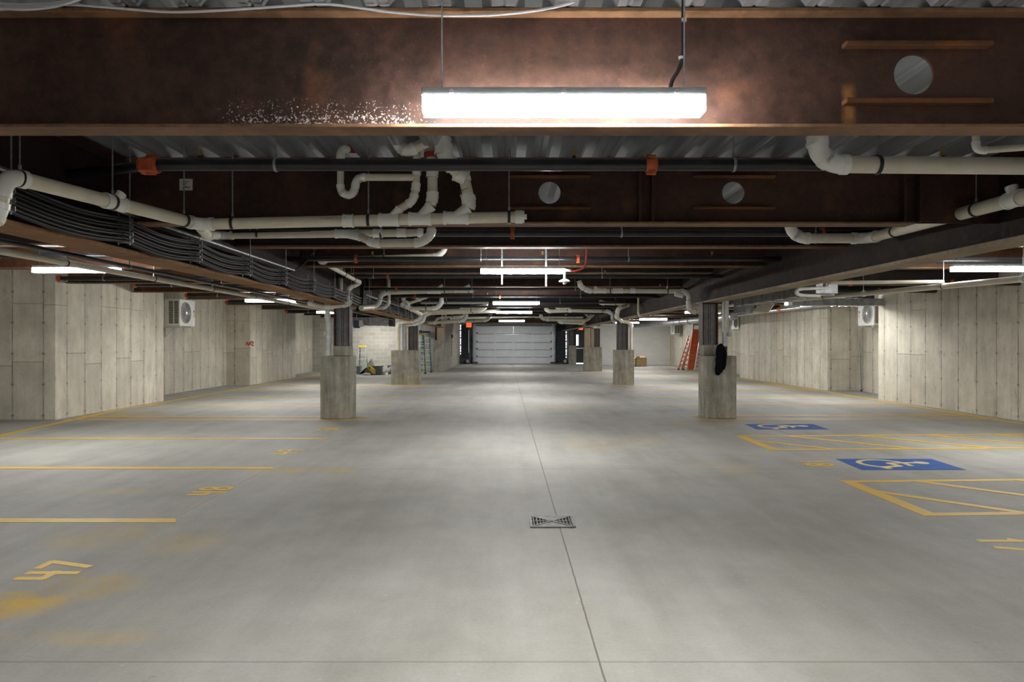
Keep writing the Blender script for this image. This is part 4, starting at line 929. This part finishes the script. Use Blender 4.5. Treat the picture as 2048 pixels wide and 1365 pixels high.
def exit_sign(px0, px1, py0, py1, y, label):
    a, b = P(px0, py1, y), P(px1, py0, y); t = thing('exit_sign', label, 'sign', ((a.x+b.x)/2, y, a.z))
    MB().box(a.x, b.x, y, y+.06, a.z, b.z).build('face_panel', M['exit'], t)
    MB().box(a.x-.02, b.x+.02, y+.01, y+.08, b.z, b.z+.03).build('case_top', M['black'], t)
    MB().tube([((a.x+b.x)/2, y+.04, b.z+.03), ((a.x+b.x)/2, y+.04, DECK)], .012, 6).build('stem', M['black'], t)
    c = bpy.data.curves.new('exit_letters', 'FONT'); c.body = 'EXIT'; c.size = (b.z-a.z)*.72; c.align_x = 'CENTER'; c.align_y = 'CENTER'; c.extrude = .003
    to = bpy.data.objects.new('tmp', c); COL.objects.link(to); bpy.context.view_layer.update()
    me = bpy.data.meshes.new_from_object(to.evaluated_get(bpy.context.evaluated_depsgraph_get())); bpy.data.objects.remove(to)
    o = bpy.data.objects.new('lettering', me); COL.objects.link(o); me.materials.append(M['redbrown']); o.parent = t
    o.location = V((a.x+b.x)/2, y-.004, (a.z+b.z)/2)-t.location; o.rotation_euler = (PI/2, 0, 0); o.scale = ((b.x-a.x)*.85/max(.01, me_w(me)), 1, 1)
def me_w(me): xs = [v.co.x for v in me.vertices]; return max(xs)-min(xs)
exit_sign(932.5, 943, 646.5, 655, 44, 'glowing orange EXIT sign by the garage door, on the block wall corner side')
exit_sign(1157.5, 1166, 653, 660, 46, 'glowing orange EXIT sign in front of the exit door')
R = Run('thin grey conduit with a small switch on the receding block wall', tuple(P(905,690,42)), 'conduit'); R.seg([(-3.17,42,.7),(-3.17,42,2.3)], .02, 'zinc', n=8); MB().box(-3.2,-3.1,41.9,42.1,1.75,1.95).build('switch_box', M['blue_box'], R.t)

# ------------------------------------------------------------------ outdoor condenser units on the walls
def condenser(label, xw, dirx, y0, y1, z0, z1, depth=.34, gap=.32):
    t = thing('condenser_unit', label, 'air conditioner', (xw+dirx*(gap+depth/2), (y0+y1)/2, z0)); xb = xw+dirx*gap; xf = xb+dirx*depth
    X = lambda a, b: (min(a,b), max(a,b))
    a, b = X(xb, xf); MB().box(a, b, y0, y1, z0, z1).build('casing', M['white'], t, bevel=.012)
    r = (z1-z0)*.40; cy, cz = y0+r+.09, (z0+z1)/2
    g = MB()
    g.tube([(xf+dirx*.012, cy+r*math.cos(2*PI*k/32), cz+r*math.sin(2*PI*k/32)) for k in range(33)], .014, 6, cap=False)
    for rr in (.3,.5,.7,.86): g.tube([(xf+dirx*.014, cy+r*rr*math.cos(2*PI*k/28), cz+r*rr*math.sin(2*PI*k/28)) for k in range(29)], .0035, 4, cap=False)
    for k in range(16): c, s = math.cos(2*PI*k/16), math.sin(2*PI*k/16); g.tube([(xf+dirx*.014, cy+r*.1*c, cz+r*.1*s), (xf+dirx*.014, cy+r*c, cz+r*s)], .004, 4)
    g.build('fan_guard', M['white'], t)
    MB().tube([(xf+dirx*.016,cy,cz),(xf+dirx*.022,cy,cz)], r*.13, 16).build('guard_hub', M['alu'], t)
    MB().tube([(xf+dirx*.002,cy,cz),(xf+dirx*.006,cy,cz)], r*.97, 32).build('fan_recess', M['coil'], t)
    f = MB()
    for k in range(3):
        c = [(cy+r*q*math.cos(2*PI*k/3+w), cz+r*q*math.sin(2*PI*k/3+w)) for q, w in ((.15,0),(.9,-.35),(.95,.35),(.2,.6))]; f.prism([(xf+dirx*.0065, *q) for q in c], (dirx*.003,0,0))
    f.build('fan_blades', M['grey_housing'], t)
    lg = MB(); ly = y1-.085
    lg.tube([(xf+dirx*.002, ly, cz+.06),(xf+dirx*.004, ly, cz+.06)], .028, 12); lg.box(*X(xf+dirx*.001, xf+dirx*.004), ly-.05, ly+.05, cz+.012, cz+.02); lg.build('badge', M['ink'], t)
    MB().box(*X(xf+dirx*.001, xf+dirx*.004), ly-.045, ly+.045, cz-.11, cz-.02).build('energy_label', M['yellow_plastic'], t)
    for zz in (z1-.02,): pass
    lv = MB(); ce = MB(); w = depth
    for s0, s1 in ((.08,.44),(.54,.90)):
        xa, xc = X(xb+dirx*w*s0, xb+dirx*w*s1); ce.box(xa, xc, y0-.004, y0-.001, z0+.06, z1-.05)
        for k in range(14): zz = z0+.07+(z1-z0-.14)*k/13; lv.box(xa, xc, y0-.016, y0-.004, zz-.005, zz+.005)
    ce.build('coil_face', M['coil'], t); lv.build('side_louvres', M['cream'], t)
    for yy in (y0+.15, y1-.15):
        m = MB().bar((xw, yy, z0-.02), (xf-dirx*.03, yy, z0-.02), .04, .035); m.bar((xw+dirx*.02, yy, z0-.3), (xw+dirx*.02, yy, z0-.02), .035, .035); m.bar((xw+dirx*.03, yy, z0-.28), (xw+dirx*.3, yy, z0-.035), .03, .02)
        m.build('wall_bracket', M['white'], t)
    return t
condenser('white outdoor unit with a round fan bracketed in the recess of the stepped wall', -9.75, 1, 19.5, 20.47, H+.45, H+1.19, .32, .48)
condenser('white outdoor unit in the recess of the long wall, the closer one', 10.85, -1, 19.65, 20.55, H+.47, H+1.15, .33, .32)
condenser('white outdoor unit in the far recess of the long wall, behind the jacket pier', 10.9, -1, 31.3, 32.3, H+.58, H+1.2, .33, .3)
condenser('white outdoor unit above the leaning orange ladders', 10.9, -1, 43.6, 44.6, H+.5, H+1.2, .33, .2)
for k, (px0, px1, py0, py1, y) in enumerate(((706.5,717.5,641,656.5,30.5),(837.5,843,660.5,669,35.6))):
    a, b = P(px0,py1,y), P(px1,py0,y); o = thing('electrical_box', 'small navy electrical box with a white side, %s' % ('hung beside the first post' if k == 0 else 'above the tall step ladders'), 'box', ((a.x+b.x)/2, y, a.z))
    MB().box(a.x, b.x, y, y+.3, a.z, b.z).build('enclosure', M['blue_box'], o, bevel=.02); MB().box(a.x-.12 if k else b.x, a.x if k else b.x+.14, y+.02, y+.28, a.z+.06, b.z).build('side_cover', M['white'], o)
    MB().tube([((a.x+b.x)/2, y+.15, b.z), ((a.x+b.x)/2, y+.15, DECK if k == 0 else b.z+.25)], .02, 8).build('drop_conduit', M['zinc'], o)

# ------------------------------------------------------------------ black jacket hung on the pier
jk = thing('jacket', 'black jacket draped over a stub and hanging down the pier face', 'jacket', tuple(P(1441,750,13.93)))
rows = [(690,1439,1446,.03),(693,1435,1449,.06),(698,1432,1451,.09),(704,1431,1452,.10),(711,1432,1451.5,.085),(718,1433,1450,.075),(726,1431.5,1450,.08),(734,1431,1449.5,.075),(741,1430,1447,.065),(747,1430.5,1443,.05),(751,1434,1440,.02)]
def jacket_mesh(rows, n=22, seed=3, yoff=0.0):
    m = MB(); rs = []; rnd = random.Random(seed)
    for (py, xa, xb, dpt) in rows:
        a, b = P(xa, py, 13.9), P(xb, py, 13.9); c = (a+b)/2; hw = (b.x-a.x)/2; ring = []
        for k in range(n):
            th = 2*PI*k/n; w = 1+.10*math.sin(5*th+py*.35)+.06*rnd.uniform(-1,1)
            yy = 13.965-dpt*.62+yoff+dpt*.62*math.sin(th)*w
            ring.append(Vector((c.x+hw*math.cos(th)*w, min(yy, 13.975), c.z+.008*rnd.uniform(-1,1))))
        rs.append(ring)
    m.add([p for r in rs for p in r], [(i*n+k, i*n+(k+1)%n, (i+1)*n+(k+1)%n, (i+1)*n+k) for i in range(len(rs)-1) for k in range(n)], True)
    m.add(rs[0], [tuple(range(n))]); m.add(rs[-1], [tuple(range(n))[::-1]]); return m
b = jacket_mesh(rows).build('body_cloth', M['cloth'], jk); sd = b.modifiers.new('sub', 'SUBSURF'); sd.levels = sd.render_levels = 3
txc = bpy.data.textures.new('creases', 'CLOUDS'); txc.noise_scale = .07; txc.noise_depth = 3
dm = b.modifiers.new('creases', 'DISPLACE'); dm.texture = txc; dm.strength = .05; dm.texture_coords = 'GLOBAL'
sl = jacket_mesh([(697,1444,1450,.06),(703,1446,1453,.075),(711,1446.5,1453,.075),(719,1446,1452,.07),(727,1446,1452,.065),(735,1445,1450.5,.06),(740,1446,1449,.03)], 14, 8, -.05).build('sleeve', M['cloth'], jk); sd = sl.modifiers.new('sub', 'SUBSURF'); sd.levels = sd.render_levels = 2
hd = jacket_mesh([(688,1439,1444,.03),(690,1437,1446,.06),(694,1436,1447,.075),(699,1437,1447,.06)], 14, 5, -.03).build('collar', M['cloth'], jk); sd = hd.modifiers.new('sub', 'SUBSURF'); sd.levels = sd.render_levels = 2
o = thing('pipe_stub', 'short grey stub sticking up behind the black jacket', 'pipe', tuple(P(1450,713,14.1))); MB().tube([P(1450,714,14.06), P(1450,694,14.06)], .035, 12).build('stub', M['iron'], o); MB().tube([P(1450,700,14.06), P(1450,693,14.06)], .045, 12).build('cap', M['iron'], o)

# ------------------------------------------------------------------ jumble by the block wall
def step_ladder(label, x, y, h, w0, w1, spread, steps, rail, rear, top, rot=0.0, folded=False):
    t = thing('step_ladder', label, 'ladder', (x, y, 0))
    fr = MB
    for s in (-1, 1): fr().bar((x+s*w0/2, y, 0.01), (x+s*w1/2, y+spread*.5, h), .06, .035, up=(0,1,0)).build('front_rail', M[rail], t)
    for s in (-1, 1): fr().bar((x+s*(w0/2-.03), y+spread, 0.01), (x+s*(w1/2-.02), y+spread*.5+.06, h-.05), .045, .03, up=(0,1,0)).build('rear_rail', M[rear], t)
    for k in range(1, steps+1):
        u = k/(steps+1); ww = w0+(w1-w0)*u; fr().box(x-ww/2, x+ww/2, y+spread*.5*u-.03, y+spread*.5*u+.06, h*u-.012, h*u+.016).build('step', M['alu'], t)
    for u in (.25,.6): ww = w0+(w1-w0)*u-.06; yy = y+spread+(spread*.5+.06-spread)*u; fr().bar((x-ww/2, yy, h*u), (x+ww/2, yy, h*u), .03, .03).build('rear_brace', M[rear], t)
    fr().box(x-w1/2-.04, x+w1/2+.04, y+spread*.5-.09, y+spread*.5+.14, h-.03, h+.06).build('top_cap', M[top], t, bevel=.012)
    for s in (-1, 1): fr().box(x+s*w0/2-.05, x+s*w0/2+.05, y-.05, y+.05, 0, .06).build('foot', M['black'], t)
    return t
X = lambda px, y: (px-CX)*y/F
step_ladder('small aluminium step ladder with a yellow top behind the jumble of tools', X(722,34.9), 34.9, 1.28, .50, .30, .7, 3, 'alu', 'green_fg', 'yellow_plastic')
step_ladder('tall green step ladder with a yellow top beside the broad pier', X(838.5,33.6), 33.6, 1.86, .58, .34, .55, 6, 'green_fg', 'yellow_plastic', 'yellow_plastic')
step_ladder('tall slate blue step ladder with a dark top beside the block wall pillar', X(850.5,35.1), 35.1, 2.0, .58, .32, .75, 6, 'blue_fg', 'blue_fg', 'black')
def tote(label, px0, px1, py0, y, depth, mat, rim, cat='tote', name='storage_tote'):
    a, b = P(px0, 740, y), P(px1, py0, y); t = thing(name, label, cat, ((a.x+b.x)/2, y, 0)); cx, w = (a.x+b.x)/2, (b.x-a.x)/2
    m = MB(); lo = [(cx-w*.88,y+.03,0),(cx+w*.88,y+.03,0),(cx+w*.88,y+depth-.03,0),(cx-w*.88,y+depth-.03,0)]; hi = [(cx-w,y,b.z),(cx+w,y,b.z),(cx+w,y+depth,b.z),(cx-w,y+depth,b.z)]
    m.add(lo+hi, [(3,2,1,0),(0,1,5,4),(1,2,6,5),(2,3,7,6),(3,0,4,7),(4,5,6,7)]); m.build('tub', M[mat], t, bevel=.015)
    MB().box(cx-w-.02, cx+w+.02, y-.02, y+depth+.02, b.z-.04, b.z+.01).build('rim', M[rim], t, bevel=.008); return t
yJ = 32.6
tote('pale grey tote at the foot of the small step ladder', 712.5, 720.5, 733, 33.2, .4, 'tote', 'tote')
tote('dark grey tote heaped with a white plastic bag', 749.5, 762.5, 732.5, yJ, .5, 'dark_tote', 'olive')
tote('grey bin half hidden behind the broad pier', 775, 784, 731, 33.3, .4, 'tote', 'tote')
o = thing('tool_case', 'yellow and black tool case leaning against the dark tote', 'case', tuple(P(740,749,yJ-.1)))
ps = [P(733,735,yJ-.15), P(738,731.5,yJ-.15), P(750,741,yJ-.15), P(750,749,yJ-.15), P(746,748.5,yJ-.15)]
MB().prism(ps, (0,.3,0)).build('case_body', M['yellow_plastic'], o, bevel=.01)
ps = [P(736,736.5,yJ-.16), P(738.5,734.5,yJ-.16), P(741,736.5,yJ-.16), P(739,738.5,yJ-.16)]; MB().prism(ps, (0,.02,0)).build('case_mark', M['ink'], o)
ps = [P(730,739,yJ-.1), P(734,736,yJ-.1), P(746,748.6,yJ-.1), P(726,748.6,yJ-.1)]; MB().prism(ps, (0,.25,0)).build('dark_underside', M['olive'], o)
o = thing('tarp', 'black folded tarp slumped beside the yellow tool case', 'tarp', tuple(P(728,748,yJ)))
m = MB(); pr = [P(718,748.5,yJ), P(724,743,yJ-.05), P(730,737,yJ), P(735,734,yJ+.05), P(738,739,yJ+.02), P(742,748.5,yJ)]; m.prism(pr, (0,.45,.0)); m.build('folds', M['cloth'], o, bevel=.03)
o = thing('rag', 'crumpled white rag on the floor before the tool case', 'rag', tuple(P(734,749,yJ-.35)))
c = P(733.5,747,yJ-.35); m = MB().lathe([(.02,-.06),(.13,-.045),(.15,.0),(.09,.04),(.02,.055)], (c.x,c.y,.06), n=10)
rr = random.Random(4)
for v in m.v: v.x = c.x+(v.x-c.x)*1.15+rr.uniform(-.03,.03); v.z = max(.004, v.z+rr.uniform(-.015,.015))
m.build('folds', M['bag'], o)
o = thing('plastic_bag', 'white plastic bag bulging on top of the dark tote', 'bag', tuple(P(743,733,yJ+.2)))
c = P(742.5,728,yJ+.3); m = MB().lathe([(.02,-.17),(.13,-.15),(.15,-.06),(.12,.04),(.07,.12),(.035,.17),(.05,.21),(.01,.22)], c, n=14)
for v in m.v: v.x += rr.uniform(-.018,.018); v.y += rr.uniform(-.018,.018); v.z += rr.uniform(-.012,.012)
m.build('film', M['bag'], o)
lid = P(744,733.5,yJ+.05); o = thing('tool_bag', 'olive tool bag between the yellow case and the dark tote', 'bag', tuple(P(744,749,yJ+.12))); a, b = P(737,749,yJ+.12), P(749.3,732.8,yJ+.12)
MB().box(a.x, b.x, yJ+.16, yJ+.5, 0, b.z).build('bag_body', M['olive'], o, bevel=.04); MB().tube([(a.x+.05,yJ+.3,b.z),(a.x+.1,yJ+.3,b.z+.06),(b.x-.1,yJ+.3,b.z+.06),(b.x-.05,yJ+.3,b.z)], .012, 8).build('handle', M['black'], o)
for k, (px, py, r_, l_) in enumerate(((770,744,.06,.45),(776,739,.06,.5))):
    o = thing('paper_roll', 'pale paper roll lying by the broad pier, %s of the two' % ('lower' if k == 0 else 'upper'), 'roll', tuple(P(px,748,33)))
    a = P(px-4,746.5-3*k,32.9); a.z = r_+.002+k*.1; b = a+V(l_*.7,.1,.16 if k == 0 else .22); MB().tube([a, b], r_, 14).build('roll', M['paper' if k == 0 else 'bag'], o); MB().tube([a-dirn(a,b)*.004, a+dirn(a,b)*.02], r_*.4, 10).build('core', M['cardboard'], o)
o = thing('rag', 'small white rag between the tote and the paper rolls', 'rag', tuple(P(766,748,33))); c = P(766.5,746,33)
m = MB().lathe([(.02,-.05),(.09,-.04),(.10,.0),(.05,.03),(.01,.04)], (c.x,c.y,.055), n=10)
for v in m.v: v.x += rr.uniform(-.02,.02); v.z = max(.004, v.z)
m.build('folds', M['bag'], o)

# cardboard box and ladders by the long wall
yb = 43.6; a, b = P(1272.5,733,yb), P(1293.5,716,yb); o = thing('cardboard_box', 'open cardboard box with a green sprayed mark by the pale block wall', 'box', ((a.x+b.x)/2, yb, 0))
m = MB(); t_ = .012; z1 = b.z
m.box(a.x,b.x,yb,yb+t_,0,z1); m.box(a.x,b.x,yb+.5,yb+.5+t_,0,z1); m.box(a.x,a.x+t_,yb,yb+.5,0,z1); m.box(b.x-t_,b.x,yb,yb+.5,0,z1); m.box(a.x,b.x,yb,yb+.5,0,t_); m.build('carton', M['cardboard'], o)
MB().prism([(a.x,yb,z1),(a.x+.24,yb,z1),(a.x+.2,yb-.02,z1+.09),(a.x,yb-.02,z1+.1)], (0,.01,0)).build('flap', M['cardboard'], o); MB().bar((a.x,yb+.25,z1),(a.x-.14,yb+.25,z1-.09),.5,.01,up=(.5,0,1)).build('flap', M['cardboard'], o); MB().bar((b.x-.3,yb+.5,z1),(b.x-.3,yb+.58,z1+.09),.6,.01).build('flap', M['cardboard'], o)
m = MB()
c = P(1277.5,725,yb); m.tube([(c.x+.09*math.cos(2*PI*k/14), yb-.003, c.z+.11*math.sin(2*PI*k/14)) for k in range(15)], .025, 6, cap=False); m.bar((c.x-.05,yb-.003,c.z-.02),(c.x+.06,yb-.003,c.z+.02),.05,.006,up=(0,1,0)); m.build('spray_mark', M['green_spray'], o)
def leaning_ladder(label, pb0, pb1, pt0, pt1, y, ydepth, n, rail, step, top=None, foot=None, panel=False):
    # rails from bottom picture points to top picture points, standing at depth y, leaning towards the wall
    A0, A1, B0, B1 = P(*pb0, y), P(*pb1, y), P(*pt0, y+ydepth), P(*pt1, y+ydepth); A0.z = max(A0.z, .02); A1.z = max(A1.z, .02)
    t = thing('orange_ladder', label, 'ladder', (A0.x, y, 0))
    MB().bar(A0, B0, .05, .09, up=(0,1,0)).build('rail', M[rail], t); MB().bar(A1, B1, .05, .09, up=(0,1,0)).build('rail', M[rail], t)
    for k in range(1, n+1):
        u = k/(n+1); MB().bar(A0.lerp(B0, u), A1.lerp(B1, u), .05, .07).build('rung', M[step], t)
    q0, q1 = V(0,.16,0), V(0,.16,0)
    MB().bar(A0+q0+V(.03,0,0), B0+V(.03,.06,0), .04, .05, up=(0,1,0)).build('rear_rail', M[rail], t); MB().bar(A1+q1-V(.03,0,0), B1+V(-.03,.06,0), .04, .05, up=(0,1,0)).build('rear_rail', M[rail], t)
    if panel:
        MB().prism([A0+V(.06,.09,0), A1+V(-.06,.09,0), B1.lerp(A1,.1)+V(-.04,.05,0), B0.lerp(A0,.1)+V(.04,.05,0)], (0,.03,0)).build('web_panel', M[rail], t)
    if top: MB().bar(B0+V(-.06,0,.03), B1+V(.06,0,.03), .22, .11).build('top_cap', M[top], t, bevel=.015)
    for q in (A0, A1): MB().box(q.x-.05, q.x+.05, q.y-.06, q.y+.06, 0, .07).build('foot', M[foot or 'black'], t)
    return t
leaning_ladder('narrow leaning ladder with white rungs and orange rails, left of the tallest orange one', (1357,739), (1366,739), (1377,672), (1384,672), 38.6, .2, 7, 'orange_fg', 'alu')
leaning_ladder('orange ladder with white rungs leaning between the narrow one and the tallest one', (1366,740), (1377,740), (1385,662), (1393,662), 38.2, .25, 7, 'orange_fg', 'alu')
leaning_ladder('tallest orange ladder with a lime top cap, among the leaning ladders', (1375,740.5), (1391,740.5), (1387,650.5), (1402,650.5), 37.6, .35, 8, 'orange_fg', 'orange_fg', 'lime', 'lime', True)
leaning_ladder('orange ladder with a pale front rail, half hidden behind the jacket pier', (1389,741.5), (1399,741.5), (1400,676), (1409,676), 36.6, .3, 7, 'alu', 'orange_fg', None, 'lime', True)
o = thing('rod', 'slim grey rod leaning in the recess of the long wall', 'rod', (10.7,22.0,0)); MB().tube([P(1722.5,784,21.6), P(1717,663,21.8)], .018, 8).build('shaft', M['zinc'], o); MB().tube([P(1722.5,784,21.6), P(1722.3,780,21.6)], .024, 8).build('tip', M['black'], o)
o = thing('offcut', 'bent strip of grey metal leaning in the far recess of the stepped wall', 'offcut', (-9.6,32,0))
MB().prism([P(580,752,31.6), P(587,752,31.4), P(581,722,31.9)], (.0,.03,0)).build('strip', M['zinc'], o); MB().bar(P(580,751,31.55), P(581,723,31.85), .02, .04, up=(0,1,0)).build('folded_edge', M['zinc'], o)

# ------------------------------------------------------------------ camera, world, view
cam = bpy.data.cameras.new('camera'); co = bpy.data.objects.new('camera', cam); COL.objects.link(co)
co.location = (0, 0, H); co.rotation_euler = (PI/2, 0, 0)
cam.sensor_width = 36; cam.lens = F/2048*36; cam.shift_x = (1024-CX)/2048; cam.shift_y = (CY-682.5)/2048; cam.clip_end = 200; cam.clip_start = .02
sc = bpy.context.scene; sc.camera = co
w = bpy.data.worlds.new('world'); sc.world = w; w.use_nodes = True; w.node_tree.nodes['Background'].inputs[0].default_value = (0,0,0,1)
sc.view_settings.view_transform = 'Standard'; sc.view_settings.look = 'None'; sc.view_settings.gamma = 1; sc.view_settings.use_curve_mapping = False
sc.view_settings.exposure = 2.95
sc.cycles.max_bounces = 7; sc.cycles.diffuse_bounces = 5; sc.cycles.glossy_bounces = 3; sc.cycles.sample_clamp_indirect = 6
sc.cycles.use_denoising = True
